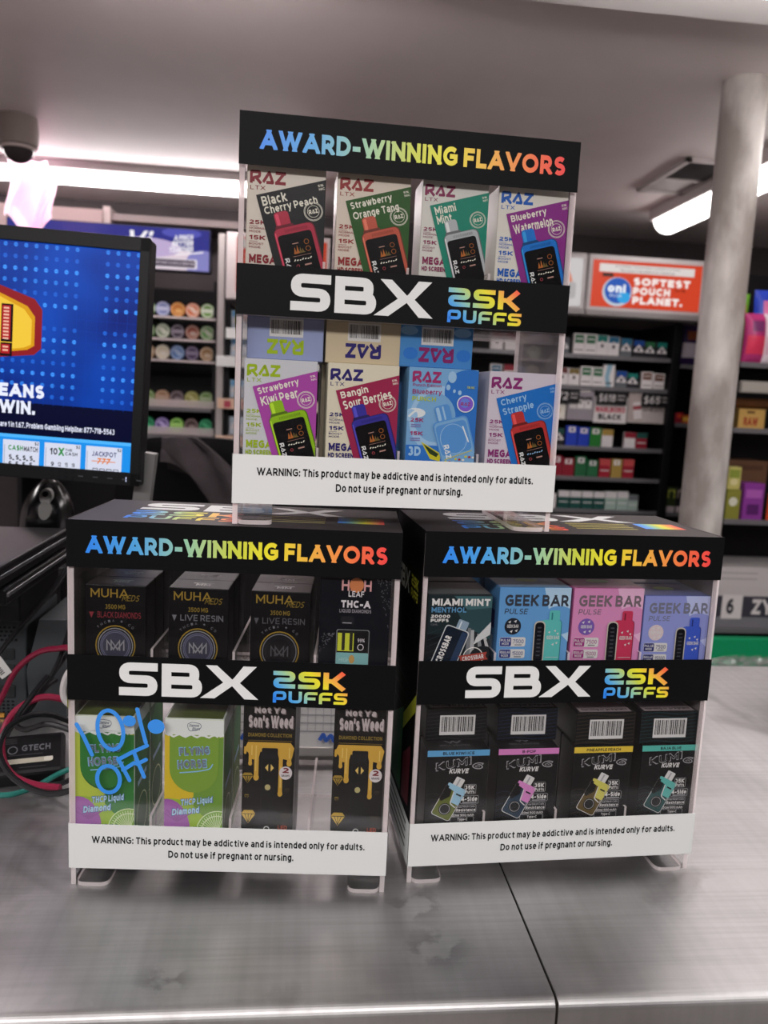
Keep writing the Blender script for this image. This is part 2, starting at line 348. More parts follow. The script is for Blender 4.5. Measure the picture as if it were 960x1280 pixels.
class Art(M):
    """flat print on one face; local coordinates are in face widths, y runs down from the top edge"""
    def __init__(s, o, ux, uy, W, H, lift=.00025, ky=1.):
        super().__init__(); s.o = Vector(o); s.ux = Vector(ux); s.uy = Vector(uy); s.nn = s.ux.cross(s.uy); s.W = W; s.H = H; s.z = lift; s.ky = ky; s.st = []; s.clip = True
    def push(s, x, y, deg): s.st.append((x, y, math.radians(deg)))
    def pop(s): s.st.pop()
    def up(s): s.z += .00003
    def xy(s, x, y):
        for cx, cy, a in reversed(s.st):
            c, q = math.cos(a), math.sin(a); x, y = cx+x*c+y*q, cy-x*q+y*c
        return x*s.W, s.H-y*s.ky*s.W
    def P(s, u, v): return s.o+s.ux*u+s.uy*v+s.nn*s.z
    def poly(s, pts, m, lift=True):
        q = [s.xy(*p) for p in pts]
        if s.clip:
            for ax, lim, sg in ((0, 0, 1), (0, s.W, -1), (1, 0, 1), (1, s.H, -1)):
                out = []
                for i in range(len(q)):
                    a, b = q[i-1], q[i]; da, db = sg*(a[ax]-lim), sg*(b[ax]-lim)
                    if (da < 0) != (db < 0):
                        t = da/(da-db); out.append((a[0]+(b[0]-a[0])*t, a[1]+(b[1]-a[1])*t))
                    if db >= 0: out.append(b)
                q = out
                if len(q) < 3: return
        ar = sum(q[i-1][0]*q[i][1]-q[i][0]*q[i-1][1] for i in range(len(q)))
        if ar < 0: q = q[::-1]
        s.face([s.P(*p) for p in q], m)
        if lift: s.up()
    def rect(s, x0, y0, x1, y1, m, r=0):
        p = [(x0, y0), (x1, y0), (x1, y1), (x0, y1)]; s.poly(rounded(p, r, True) if r else p, m)
    def ell(s, cx, cy, rx, ry, m, n=28, a0=0, a1=360):
        s.poly([(cx+rx*math.cos(math.radians(a0+(a1-a0)*i/n)), cy-ry*math.sin(math.radians(a0+(a1-a0)*i/n))) for i in range(n+(0 if a1-a0 == 360 else 1))], m)
    def line(s, pts, t, m, closed=False, r=0):
        if r: pts = rounded(pts, r, closed)
        for q in ribbon(pts, t, closed): s.poly([(p.x, p.y) for p in q], m, False)
        s.up()
    def ring(s, cx, cy, rx, ry, t, m, n=32, a0=0, a1=360):
        c = a1-a0 == 360; s.line([(cx+rx*math.cos(math.radians(a0+(a1-a0)*i/n)), cy-ry*math.sin(math.radians(a0+(a1-a0)*i/n))) for i in range(n+(0 if c else 1))], t, m, c)
    def text(s, t, x0, y0, x1, y1, m, bold=.02, shear=0., space=1.):
        vs, fs = text_geo(t, bold, shear, space)
        s.geo([s.P(*s.xy(x0+a*(x1-x0), y1-b*(y1-y0)))+s.nn*d for a, b, d in vs], fs, m); s.up()
    def logo(s, t, x0, y0, x1, y1, m, th=.25, gap=.12):
        tot = sum(GL[c][0] for c in t)+gap*(len(t)-1); kx = (x1-x0)/tot; kyy = (y1-y0); x = 0
        for c in t:
            wd, st = GL[c]
            for pts, cl, r in st:
                for q in ribbon(rounded(pts, r, cl) if r else pts, th, cl):
                    s.poly([(x0+(x+p.x)*kx, y1-p.y*kyy) for p in q], m, False)
                s.z += .000007
            x += wd+gap
        s.up()
    def bars(s, x0, y0, x1, y1):
        s.rect(x0, y0, x1, y1, PAPER); rn = random.Random(int(x0*1e4)+7); x = x0+(x1-x0)*.05; e = x1-(x1-x0)*.05; d = y1-y0
        while x < e:
            wd = (x1-x0)*rn.choice((.008, .012, .02, .028)); s.poly([(x, y0+d*.08), (min(x+wd, e), y0+d*.08), (min(x+wd, e), y1-d*.16), (x, y1-d*.16)], BLACK, False); x += wd+(x1-x0)*rn.choice((.01, .016, .024))
        s.up()
def front(W, H, ky=1.): return Art((0, 0, 0), (1, 0, 0), (0, 0, 1), W, H, ky=ky)

# ------------------------------------------------------------------ the room
ceil_m = noisy('ceiling_paint', '#e4dad8', '#ebe2e0', 3, .55, bump=.08)
wall_m = noisy('shaded_wall_tone', '#3a3335', '#453e3f', 4, .7)  # back wall: shade above the shelving is put into this dark colour
floor_m = noisy('floor_vinyl', '#6f6a67', '#837d79', 6, .5)
def slab(name, x0, y0, z0, x1, y1, z1, m):
    a = M(); a.box(x0, y0, z0, x1, y1, z1, m); return struct(a.build(name))
slab('floor', -3.4, -3, -1.05, 4.2, 4.3, -.95, floor_m)
slab('ceiling', -3.4, -3, 1.30, 4.2, 4.3, 1.38, ceil_m)
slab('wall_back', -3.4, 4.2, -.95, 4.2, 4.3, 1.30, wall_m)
pale = noisy('pale_wall_paint', '#cfc2c3', '#d8cccc', 4, .6)
slab('wall_left', -3.5, -3, -.95, -3.4, 4.3, 1.30, pale)
slab('wall_right', 4.2, -3, -.95, 4.3, 4.3, 1.30, pale)
slab('wall_front', -3.4, -3.1, -.95, 4.2, -3, 1.30, noisy('shopfront_wall', '#4a4644', '#56514f', 4, .6))
slab('trim_1', -.90, 3.90, 1.155, .35, 4.2, 1.185, pm('#7c7170', .6))
slab('trim_2', -3.4, 3.86, .93, -.93, 4.2, 1.19, pm('#93807f', .6))
slab('trim_3', -.93, 3.88, .93, -.90, 4.2, 1.21, pm('#a89a98', .6))
slab('trim_4', -.6, 1.0, 1.225, 4.2, 1.725, 1.30, noisy('soffit_paint', '#ece8e6', '#f2eeec', 3, .5))
# painted steel post
pole_m = noisy('pole_paint', '#8a827d', '#c9c5c0', 7, .45, detail=9, stretch=(1, 1, .4), lo=.44, hi=.62)
a = M(); a.lathe([(.059, -.95), (.059, 1.30)], pole_m, 40, Matrix.Translation((1.152, 2.19, 0)))

o = a.build('steel_post', smooth=True); tag(o, 'worn pale grey round steel post from floor to ceiling', 'post')

# ------------------------------------------------------------------ counter
STAINS = [(-.084, .520, .024), (.113, .547, .032), (.105, .60, .03)]     # dried smears on the metal
def steel_mat():
    m, nt, b = bsdf('brushed_steel'); L = nt.links.new
    tc = node(nt, 'ShaderNodeTexCoord')
    def nz(sc_, st, det=5):
        mp = node(nt, 'ShaderNodeMapping'); mp.inputs['Scale'].default_value = st
        n = node(nt, 'ShaderNodeTexNoise'); n.inputs['Scale'].default_value = sc_; n.inputs['Detail'].default_value = det
        L(tc.outputs['Object'], mp.inputs[0]); L(mp.outputs[0], n.inputs['Vector']); return n
    brush = nz(30, (.25, 9, 1)); blot = nz(7, (1, 1, 1), 8); fine = nz(160, (1, .25, 1), 3)
    r = node(nt, 'ShaderNodeValToRGB'); e = r.color_ramp.elements; e[0].position = .3; e[1].position = .7
    e[0].color = (.42, .417, .42, 1); e[1].color = (.60, .597, .60, 1); L(blot.outputs[0], r.inputs[0])
    mx = node(nt, 'ShaderNodeMix', data_type='RGBA', blend_type='MULTIPLY'); mx.inputs[0].default_value = .22
    r2 = node(nt, 'ShaderNodeValToRGB'); r2.color_ramp.elements[0].position = .3; r2.color_ramp.elements[1].position = .62; r2.color_ramp.elements[0].color = (.55, .55, .55, 1); L(brush.outputs[0], r2.inputs[0])
    L(r.outputs[0], mx.inputs[6]); L(r2.outputs[0], mx.inputs[7])
    smu = nz(11, (1, .6, 1), 10); smu.inputs['Distortion'].default_value = .6; scr = nz(16, (7, .12, 1), 5)
    r3 = node(nt, 'ShaderNodeValToRGB'); r3.color_ramp.elements[0].position = .60; r3.color_ramp.elements[1].position = .68; r3.color_ramp.elements[0].color = (1, 1, 1, 1); r3.color_ramp.elements[1].color = (.72, .70, .69, 1); L(smu.outputs[0], r3.inputs[0])
    r4 = node(nt, 'ShaderNodeValToRGB'); r4.color_ramp.elements[0].position = .35; r4.color_ramp.elements[1].position = .6; r4.color_ramp.elements[0].color = (.8, .8, .8, 1); L(scr.outputs[0], r4.inputs[0])
    m2 = node(nt, 'ShaderNodeMix', data_type='RGBA', blend_type='MULTIPLY'); m2.inputs[0].default_value = .8; m3 = node(nt, 'ShaderNodeMix', data_type='RGBA', blend_type='MULTIPLY'); m3.inputs[0].default_value = .3
    L(mx.outputs[2], m2.inputs[6]); L(r3.outputs[0], m2.inputs[7]); L(m2.outputs[2], m3.inputs[6]); L(r4.outputs[0], m3.inputs[7]); last = m3.outputs[2]
    spk = nz(45, (1, 1, 1), 6)
    for sx_, sy_, rr_ in STAINS:
        dv = node(nt, 'ShaderNodeVectorMath', operation='DISTANCE'); dv.inputs[1].default_value = (sx_, sy_, .95); L(tc.outputs['Object'], dv.inputs[0])
        fa = node(nt, 'ShaderNodeMapRange'); fa.inputs['From Min'].default_value = rr_; fa.inputs['From Max'].default_value = rr_*.3; L(dv.outputs['Value'], fa.inputs[0])
        th = node(nt, 'ShaderNodeMapRange'); th.inputs['From Min'].default_value = .47; th.inputs['From Max'].default_value = .56; L(spk.outputs[0], th.inputs[0])
        mu = node(nt, 'ShaderNodeMath', operation='MULTIPLY'); L(fa.outputs[0], mu.inputs[0]); L(th.outputs[0], mu.inputs[1])
        mm = node(nt, 'ShaderNodeMix', data_type='RGBA', blend_type='MULTIPLY'); mm.inputs[7].default_value = (.66, .65, .65, 1); L(mu.outputs[0], mm.inputs[0]); L(last, mm.inputs[6]); last = mm.outputs[2]
    L(last, b.inputs['Base Color'])
    q = node(nt, 'ShaderNodeMapRange'); q.inputs['From Min'].default_value = .3; q.inputs['From Max'].default_value = .7; q.inputs['To Min'].default_value = .40; q.inputs['To Max'].default_value = .58
    L(blot.outputs[0], q.inputs[0]); L(q.outputs[0], b.inputs['Roughness'])
    bp = node(nt, 'ShaderNodeBump'); bp.inputs['Strength'].default_value = .04; bp.inputs['Distance'].default_value = .002; L(brush.outputs[0], bp.inputs['Height'])
    bp2 = node(nt, 'ShaderNodeBump'); bp2.inputs['Strength'].default_value = .05; bp2.inputs['Distance'].default_value = .002; L(fine.outputs[0], bp2.inputs['Height']); L(bp.outputs[0], bp2.inputs['Normal'])
    L(bp2.outputs[0], b.inputs['Normal']); b.inputs['Metallic'].default_value = 1.0; b.inputs['Anisotropic'].default_value = .0
    return m
STEEL = steel_mat()
counter = tag(empty('service_counter', (0, 0, -.95)), 'long brushed stainless steel shop counter with rolled front edge', 'counter')
def worktop(x0, x1):
    a = M(); pr = [(1.211, -.03), (1.211, 0), (.497, 0)]
    for i in range(1, 9):
        t = i/8*PI/2; pr.append((.497-.008*math.sin(t), -.008+.008*math.cos(t)))
    pr += [(.489, -.06), (.5, -.06), (.5, -.03)]
    a.prism(pr[::-1], lambda u, v, w: (w, u, v+.95), x0, x1, STEEL); a.build('worktop', counter)
worktop(-2.2, .1888); worktop(.1908, 2.4)
a = M(); a.box(.1888, .4895, .91, .1908, 1.21, .9485, pm('#17140f', .8)); a.build('seam_filler', counter)
a = M(); a.box(-2.2, .52, 0, 2.4, 1.19, .92, noisy('counter_front', '#5a5654', '#67625f', 5, .5), .004); a.build('counter_cabinet', counter)

# ------------------------------------------------------------------ acrylic displays
DW, DH, DD, TH = .26, .3072, .124, .004
B1, B2, S1, S2, H0 = .0169, .0555, .1616, .199, .2699         # strip, band and header heights
UPF, LOF = .1645, .0222                                      # the two shelf floors
def sbx(A, x0, y0, x1, y1):
    h = y1-y0; wd = x1-x0
    A.logo('SB', x0, y0, x0+wd*.615, y1, WHITE, .25, .1)
    k = lambda q: [(x0+wd*(.63+a*.40), y1-b*h) for a, b in q]
    A.poly(k([(.03, 1), (.24, 1), (.53, .585), (.47, .5), (.55, .42), (.20, 0), (-.07, 0), (.36, .49)]), WHITE)
    A.poly(k([(.98, 1), (.73, 1), (.57, .66), (.50, .54), (.46, .50), (.76, 0), (1.02, 0), (.67, .49)]), WHITE)
INNER = noisy('sticker_back', '#8b8484', '#a59d9c', 3, .5, stretch=(1, 1, 3))
def display(name, loc, rz, label):
    D = tag(empty(name, loc, rz), label, 'display stand', 'clear acrylic counter displays')
    x0, x1 = -DW/2, DW/2
    def part(nm, fn, parent=D, **kw):
        a = M(); fn(a); return a.build(nm, parent, **kw)
    part('front_panel', lambda a: a.box(x0, 0, B1, x1, .003, DH-.002, ACR, edge=EDGE))
    for sx in (0, 1):
        xa, xb = (x0, x0+TH) if sx == 0 else (x1-TH, x1)
        sp_ = part('side_panel', lambda a: a.box(xa, .003, 0, xb, DD, DH-.002, ACR, edge=EDGE))
        xo = x0-.0003 if sx == 0 else x1+.0003; xi = x0-.0001 if sx == 0 else x1+.0001
        s_ = M(); s_.box(min(xo, xi), .0035, B1, max(xo, xi), DD, DH, BLACK)
        j = s_.k(INNER)
        s_.mi[3 if sx == 0 else 5] = j
        s_.build('side_sticker', sp_)
        q = Art((x0-.0003, DD, 0), (0, -1, 0), (0, 0, 1), DD, DH, .0001) if sx == 0 else Art((x1+.0003, 0, 0), (0, 1, 0), (0, 0, 1), DD, DH, .0001)
        y = lambda z: (DH-z)/DD
        sbx(q, .12, y(.262), .55, y(.242)); q.logo('25K', .62, y(.262), .86, y(.2525), pm('#c9c83a')); q.logo('PUFFS', .62, y(.2505), .86, y(.242), pm('#c9c83a'))
        for i in range(7): q.line([(.1, y(.222-.014*i)), (.7, y(.222-.014*i))], .004, pm('#3a3c40'))
        q.poly([(.55, y(.13)), (1, y(.17)), (1, y(.155)), (.55, y(.115))], pm('#a8b030')); q.poly([(.1, y(.11)), (.6, y(.14)), (.6, y(.06)), (.1, y(.06))], pm('#2e6b46')); q.poly([(.65, y(.10)), (.9, y(.12)), (.9, y(.065)), (.65, y(.06))], pm('#6b2436'))
        q.rect(.0, y(B2), 1, y(B1), WHITE)
        for i in range(4): q.line([(.12, y(.048-.007*i)), (.88, y(.048-.007*i))], .018, pm('#33363a'))
        q.build('side_print', sp_)
        xf = (x0+TH, x0+.031) if sx == 0 else (x1-.031, x1-TH)
        pts = [(xf[0], .0), (xf[1], .0), (xf[1], DD*.9), (xf[0], DD*.9)]
        rp_ = rounded([(xf[0], .001), (xf[1], .001), (xf[1], DD*.9), (xf[0], DD*.9)], .008, True)
        part('foot', lambda a: a.prism(rp_, lambda u, v, w_: (u, v, w_), 0, .0035, ACR, EDGE))
    part('shelf', lambda a: a.box(x0+TH, .003, LOF-.003, x1-TH, DD, LOF, ACR, edge=EDGE))
    part('shelf', lambda a: a.box(x0+TH, .003, UPF-.003, x1-TH, DD, UPF, ACR, edge=EDGE))
    for zf, hh in ((LOF, .040), (UPF, .040)):
        for i in (-1, 0, 1):
            xx = .065*i
            part('divider', lambda a: a.box(xx-.001, .0032, zf, xx+.001, DD-.004, zf+hh, ACR, edge=EDGE))
    part('top_panel', lambda a: a.box(x0, .0, DH-.002, x1, DD, DH-.0005, BLACK))
    t = Art((x0, 0, DH-.0005), (1, 0, 0), (0, 1, 0), DW, DD, .00005)
    t.rect(0, 0, 1, DD/DW, pm('#3b3637', .5))
    sbx(t, .14, .05, .80, .20); t.build('top_print', D)
    t2 = Art((x0, 0, DH-.0004), (1, 0, 0), (0, 1, 0), DW, DD, .0001); t2.logo('25K', .14, .23, .50, .32, rainbow, .22); t2.logo('PUFFS', .14, .335, .50, .40, rainbow, .22)
    t2.build('top_lettering', D)
    t4 = Art((x0, 0, DH-.0004), (1, 0, 0), (0, 1, 0), DW, DD, .0001); t4.rect(.80, .22, .95, .33, rainbow); t4.build('top_badge', D)
    t3 = Art((x0, 0, DH-.0004), (1, 0, 0), (0, 1, 0), DW, DD, .0002)
    for i in range(4): t3.line([(.54, .245+.035*i), (.76, .245+.035*i)], .014, pm('#b8ae63'))
    t3.build('top_small_print', D)
    part('header_band', lambda a: a.box(x0-.0005, -.0006, H0, x1+.0005, 0, DH, BLACK))
    q = Art((x0, -.0006, 0), (1, 0, 0), (0, 0, 1), DW, DH); y = lambda z: (DH-z)/DW
    q.text('AWARD-WINNING FLAVORS', .055, .046, .958, .1, rainbow, .046, 0, .85); q.build('header_lettering', D)
    part('middle_band', lambda a: a.box(x0-.0005, -.0006, S1, x1+.0005, 0, S2, BLACK))
    q = Art((x0, -.0006, 0), (1, 0, 0), (0, 0, 1), DW, DH); sbx(q, .155, y(.1942), .565, y(.1668)); q.build('logo_lettering', D)
    q = Art((x0, -.0006, 0), (1, 0, 0), (0, 0, 1), DW, DH); q.logo('25K', .625, y(.1915), .85, y(.1772), rainbow_diag, .25, .13); q.logo('PUFFS', .625, y(.1748), .855, y(.1650), rainbow_diag, .24, .14); q.build('puffs_lettering', D)
    part('warning_strip', lambda a: a.box(x0-.0005, -.0006, B1, x1+.0005, 0, B2, WHITE))
    q = Art((x0, -.0006, 0), (1, 0, 0), (0, 0, 1), DW, DH)
    q.text('WARNING: This product may be addictive and is intended only for adults.', .07, y(.0455), .93, y(.0375), BLACK, .022)
    q.text('Do not use if pregnant or nursing.', .31, y(.0345), .705, y(.0265), BLACK, .022); q.build('warning_text', D)
    return D
def tr(x, y): return (x*math.cos(YAW)+y*math.sin(YAW), -x*math.sin(YAW)+y*math.cos(YAW))
TP, LP, RP = tr(.0098, .6388), tr(-.1146, .6146), tr(.1632, .6552)
TR, LR, RR = .1392-YAW, .0356-YAW, .1624-YAW
DT = display('acrylic_display', (*TP, .3074), TR, 'clear acrylic vape display stacked across the two below it, white cartons inside')
DL = display('acrylic_display', (*LP, 0), LR, 'clear acrylic vape display on the counter with blue marker writing on its front')
DR = display('acrylic_display', (*RP, 0), RR, 'clear acrylic vape display on the counter with pink and lilac cartons inside')
FR = {'T': (TP, TR, .3074), 'L': (LP, LR, 0.), 'R': (RP, RR, 0.)}
def inside(k, x, y, z):
    (px, py), a, z0 = FR[k]; c, s = math.cos(a), math.sin(a)
    return (px+c*x-s*y, py+s*x+c*y, z0+z), a
# hand lettering in blue marker on the lower left display
def marker():
    q = Art((-DW/2, -.0009, 0), (1, 0, 0), (0, 0, 1), DW, DH, .0001); q.clip = False; b = pm('#3f94f0', .5)
    X = lambda px: (px-86)/406.; Y = lambda py: ((DH-.1616)+(py-875)*.000693)/DW
    def st(pts, r=0): 
        pts = [(X(80+a/4.364), Y(870+b_/4.364)) for a, b_ in pts]; q.line(pts, .0125, b, False, r)
        for e in (pts[0], pts[-1]): q.ell(e[0], e[1], .0062, .0062, b, 12)
    def loop(cx, cy, rx, ry, tilt, a0=100, a1=450):
        t = math.radians(tilt); st([(cx+rx*math.cos(math.radians(d))*math.cos(t)+ry*math.sin(math.radians(d))*math.sin(t), cy+rx*math.cos(math.radians(d))*math.sin(t)-ry*math.sin(math.radians(d))*math.cos(t)) for d in range(a0, a1+1, 10)])
    st([(72, 150), (110, 215), (155, 310)]); loop(255, 175, 68, 105, -12); st([(400, 60), (420, 140), (447, 235)])
    for cx, cy, rx in ((358, 123, .02), (503, 148, .026)): q.ell(X(80+cx/4.364), Y(870+cy/4.364), rx, rx*.9, b)
    loop(245, 438, 62, 72, -8); st([(298, 325), (330, 385), (360, 440)]); st([(298, 330), (370, 290), (455, 250)]); st([(325, 385), (385, 345)])
    st([(385, 290), (410, 350), (440, 418)]); st([(400, 350), (450, 325)])
    q.build('marker_writing', DL)
marker()

# ------------------------------------------------------------------ cartons
def carton(k, x0, z0, W, H, D, y, body, art, label, group, top=None, left=None, name='vape_carton', artname='front_print'):
    loc, rz = inside(k, x0, y, z0)
    a = M(); a.box(0, 0, 0, W, D, H, body, .0006)
    o = tag(a.build(name, None, loc, rz), label, 'box', group)
    if art: art.build(artname, o)
    if top: top.build('top_print', o)
    if left: left.build('side_print', o)
    return o
SCR = pm('#0d0d10', .25); SILV = pm('#c8c6c2', .3, .6)
def raz_art(W, H, base, ink, panel, dev, l1, l2, tcol='#f2f0e0', mega=True):
    q = front(W, H, .965); ik = pm(ink, .35); T = pm(tcol); dv = pm(dev, .35); 
    dk = pm('#%02x%02x%02x' % tuple(int(int(dev[i:i+2], 16)*.6) for i in (1, 3, 5)), .4)
    lt = pm('#%02x%02x%02x' % tuple(min(255, int(int(dev[i:i+2], 16)*1.15+28)) for i in (1, 3, 5)), .3)
    q.rect(.006, .006, .994, 1.9, pm(base, .3))
    q.logo('RAZ', .035, .08, .49, .245, ik, .25, .06)
    q.text('LTX', .04, .272, .235, .325, ik, 0, 0, 1.25)
    for t, y0, y1 in (('25K', .71, .765), ('15K', .905, .962)): q.text(t, .04, y0, .25, y1, ik, .03)
    for t, y0, y1 in (('NORMAL', .8, .828), ('MODE', .843, .87), ('BOOST', 1.0, 1.028), ('MODE', 1.043, 1.07)): q.text(t, .04, y0, .04+.037*len(t), y1, ik, 0)
    q.line([(.04, .785), (.15, .785)], .004, ik); q.line([(.04, .983), (.15, .983)], .004, ik)
    q.text('MEGA', .04, 1.15, .40, 1.262, ik, .05); q.text('HD SCREEN', .04, 1.29, .40, 1.36, ik, .05)
    q.push(.116, .395, 16.5)
    q.rect(0, 0, 1.6, 1.9, pm(panel, .4))
    q.text(l1, .05, .035, .05+.058*len(l1) if len(l1) > 6 else .05+.065*len(l1), .155, T, .022); q.text(l2, .05, .17, .05+.058*len(l2), .295, T, .022)
    q.text('5%', .80, .04, .87, .07, T, .01); q.text('NIC', .80, .085, .88, .115, T, .01)
    for r in (.12, .108, .075): q.ring(.66, .355, r, r, .006, T)
    q.push(.66, .355, 0); q.logo('RAZ', -.06, -.028, .06, .028, T, .26); q.pop()
    # the device on the panel
    q.push(.09, .47, 0)
    q.rect(.06, -.20, .25, .05, dv, .05); q.rect(.075, -.18, .12, .0, lt, .02); q.rect(.04, -.03, .28, .05, dk, .03)
    q.rect(0, 0, .54, 1.2, dk, .09); q.rect(.008, .008, .525, 1.2, dv, .085); q.rect(.012, .06, .03, 1.1, lt, .008)
    for i in range(14): q.line([(.15+.022*i, .035), (.15+.022*i, .075)], .006, dk)
    q.rect(.035, .10, .48, 1.15, SCR, .05)
    q.push(.085, .40, -90); q.logo('RAZ', 0, -.03, .20, .03, WHITE, .24); q.pop()
    f1, f2 = pm('#b86a2c'), pm('#6d5a2a'); ln = pm('#b98f83')
    for dx, dy, hh in ((0, .0, .08), (.035, -.02, .11), (.07, .01, .09), (.1, .03, .06)): q.poly([(.19+dx, .37), (.215+dx, .28+dy), (.225+dx, .37-hh*.3), (.245+dx, .37)], f1 if dx < .05 else f2)
    q.line([(.17, .40), (.41, .40)], .004, ln); q.line([(.20, .235), (.28, .235)], .012, ln)
    for cy in (.24, .33): q.ring(.385, cy, .03, .03, .006, f1)
    for i in range(7): q.line([(.17+.035*i, .46), (.19+.035*i, .44+.008*(i % 3))], .014, T)
    q.ring(.2, .53, .018, .018, .008, pm('#a04048')); q.line([(.29, .53), (.38, .53)], .02, ln)
    q.pop(); q.pop()
    return q
def punch_art(W, H):
    q = front(W, H, .965); b1, b2, b3, b4 = pm('#7fb4e2', .3), pm('#2f78cf'), pm('#a4cdf0'), pm('#5a9ade'); ik = pm('#a8306e'); wh = pm('#e8f0f5')
    q.rect(.006, .006, .994, 1.9, b1)
    q.ell(.45, .75, .42, .5, b3, 36); q.ell(.88, .33, .36, .33, b2, 36); q.ell(.95, .95, .35, .55, b2); q.ell(.40, .72, .30, .36, b1)
    for cx, cy, r in ((.57, .27, .03), (.66, .32, .02), (.74, .34, .025), (.62, .12, .06)): q.ell(cx, cy, r, r*1.4, b3)
    q.logo('RAZ', .05, .055, .46, .215, ik, .25, .06); q.text('Punch Edition', .06, .235, .47, .275, ik, .005)
    q.text('Blueberry', .06, .315, .48, .405, ik, .01); q.text('PUNCH', .06, .42, .40, .485, pm('#b9cf2c'), .02)
    q.ell(.12, .66, .14, .07, wh); q.ell(.05, .70, .10, .09, b3); q.line([(.02, .72), (.12, .62), (.25, .66)], .03, wh, False, .05)
    for t, y0, y1 in (('25K', .735, .79), ('15K', .93, .985)): q.text(t, .05, y0, .24, y1, ik, .03)
    for y in (.83, .86, 1.03, 1.06): q.line([(.06, y), (.2, y)], .014, pm('#8a86c0'))
    q.rect(0, 1.13, .6, 1.9, b2); q.text('3D', .04, 1.15, .22, 1.29, b3, .05)
    q.poly([(.22, 1.08), (.52, 1.25), (.50, 1.36), (.36, 1.33)], pm('#d6cf2e')); q.poly([(.25, 1.11), (.48, 1.25), (.45, 1.3), (.35, 1.25)], pm('#2c3f20'))
    q.ell(.83, .50, .125, .125, wh); q.ell(.83, .50, .11, .11, pm('#8a62d8', .25)); q.ell(.82, .485, .07, .07, pm('#6f8be8', .25)); q.logo('RAZ', .76, .475, .90, .525, ik, .24)
    q.text('5% NIC', .84, .24, .95, .275, pm('#cfd83a'), .01)
    q.push(.36, .80, 16.5)
    q.rect(.08, -.22, .30, .02, b4, .05); q.rect(.1, -.2, .15, 0, b3, .02); q.rect(.19, -.2, .215, 0, b3, .01)
    q.rect(0, 0, .52, 1.2, b4, .08); q.rect(.015, .02, .5, 1.2, b1, .075); q.rect(.03, .06, .48, .52, b4, .07); q.ring(.25, .3, .19, .22, .008, b3); q.line([(.42, .15), (.45, .4)], .02, wh)
    q.push(.12, .36, -90); q.logo('RAZ', 0, -.04, .21, .04, wh, .24); q.pop()
    for i in range(9): q.ell(.06+.05*i, .60+.02*(i % 3), .02, .016, pm(('#d9d24a', '#b8342e', '#f0efe4')[i % 3]))
    q.line([(.05, .57), (.47, .53)], .01, pm('#d9d24a'))
    q.pop(); return q
RW, RH, RD = .0567, .1072, .036
cream = '#e4dccf'
R_UP = [(-.1244, .0590, cream, '#8c2330', '#1c1f21', '#b8344c', 'Black', 'Cherry Peach', 'pink-red device on a black panel'),
        (-.0566, .0567, '#e2d6c6', '#9a2f30', '#2c5a24', '#c65c46', 'Strawberry', 'Orange Tang', 'orange device on a dark green panel'),
        (.0093, .0525, '#dfe0d8', '#8c2f5a', '#178a72', '#b9bfc2', 'Miami', 'Mint', 'silver device on a teal panel'),
        (.0700, .0567, '#e6e4da', '#1f62c0', '#8d2f8c', '#1d7ad8', 'Blueberry', 'Watermelon', 'bright blue device on a purple panel')]
for x, W, b, ink, pn, dv, l1, l2, lab in R_UP:
    carton('T', x, UPF, W, RH+.001, RD, .007, pm(b, .35), raz_art(W, RH+.001, b, ink, pn, dv, l1, l2), 'pale carton picturing ' + ('an ' if lab[0] == 'o' else 'a ') + lab + ', stacked display upper shelf', 'cartons on the upper shelf of the stacked display')
R_LO = [(-.1233, '#d3d6dc', '#a3c01c', '#b04aac', '#94c61e', 'Strawberry', 'Kiwi Pear', 'lime device on a violet panel'),
        (-.0585, '#e6e0c8', '#2c2470', '#a02450', '#3b35a0', 'Bangin', 'Sour Berries', 'indigo device on a crimson panel'),
        (.0060, '', '', '', '', '', '', 'clear device on an all-blue front'),
        (.0718, '#d8d0dc', '#8c2c74', '#1f74cc', '#c03838', 'Cherry', 'Strapple', 'red device on a blue panel')]
for x, b, ink, pn, dv, l1, l2, lab in R_LO:
    W = .0567; t1 = '#9cc8f0' if l1 == 'Cherry' else '#f2f0e0'
    art = raz_art(W, RH, b, ink, pn, dv, l1, l2, t1) if b else punch_art(W, RH)
    o = carton('T', x, LOF, W, RH, RD, .007, pm(b or '#7fb4e2', .35), art, ('pale' if b else 'blue') + ' carton picturing a ' + lab + ', lower shelf of the topmost display', 'cartons on the lower shelf of the stacked display',
               left=None)
# a second rank that carries the cartons lying on top
for x, b, ink, end, lab in ((-.1233, '#aeb6d6', '#a3c01c', '#98a4cc', 'periwinkle'), (-.0615, '#d8cbb2', '#2c2470', '#cfc0a2', 'beige'), (-.002, '#4f8fd0', '#8a2468', '#4a8ccc', 'mid-blue')):
    carton('T', x, LOF, .0567, RH, RD, .0455, pm(b, .35), None, lab + ' carton standing hidden behind the front row in the topmost display', 'cartons standing in the second rank')
    W, H = .0600, .036
    q = front(W, H)
    q.rect(.01, .01, .99, .59, pm(end, .3))
    if lab == 'mid-blue':
        for cx in (.12, .85): q.ell(cx, .12, .12, .06, pm('#8fc0ea')); q.ell(cx+.03, .42, .1, .08, pm('#2f78cf'))
    q.bars(.29, .07, .73, .30)
    q.push(.5, .43, 180); q.logo('RAZ', -.24, -.095, .24, .095, pm(ink), .25, .06); q.pop()
    carton('T', x+.001, LOF+RH+.0003, W, .0355, .095, .018, pm(end, .35), q, lab + ' carton lying flat on the front row, barcode end and upside-down logo showing', 'cartons lying flat in the stacked display', artname='end_print')

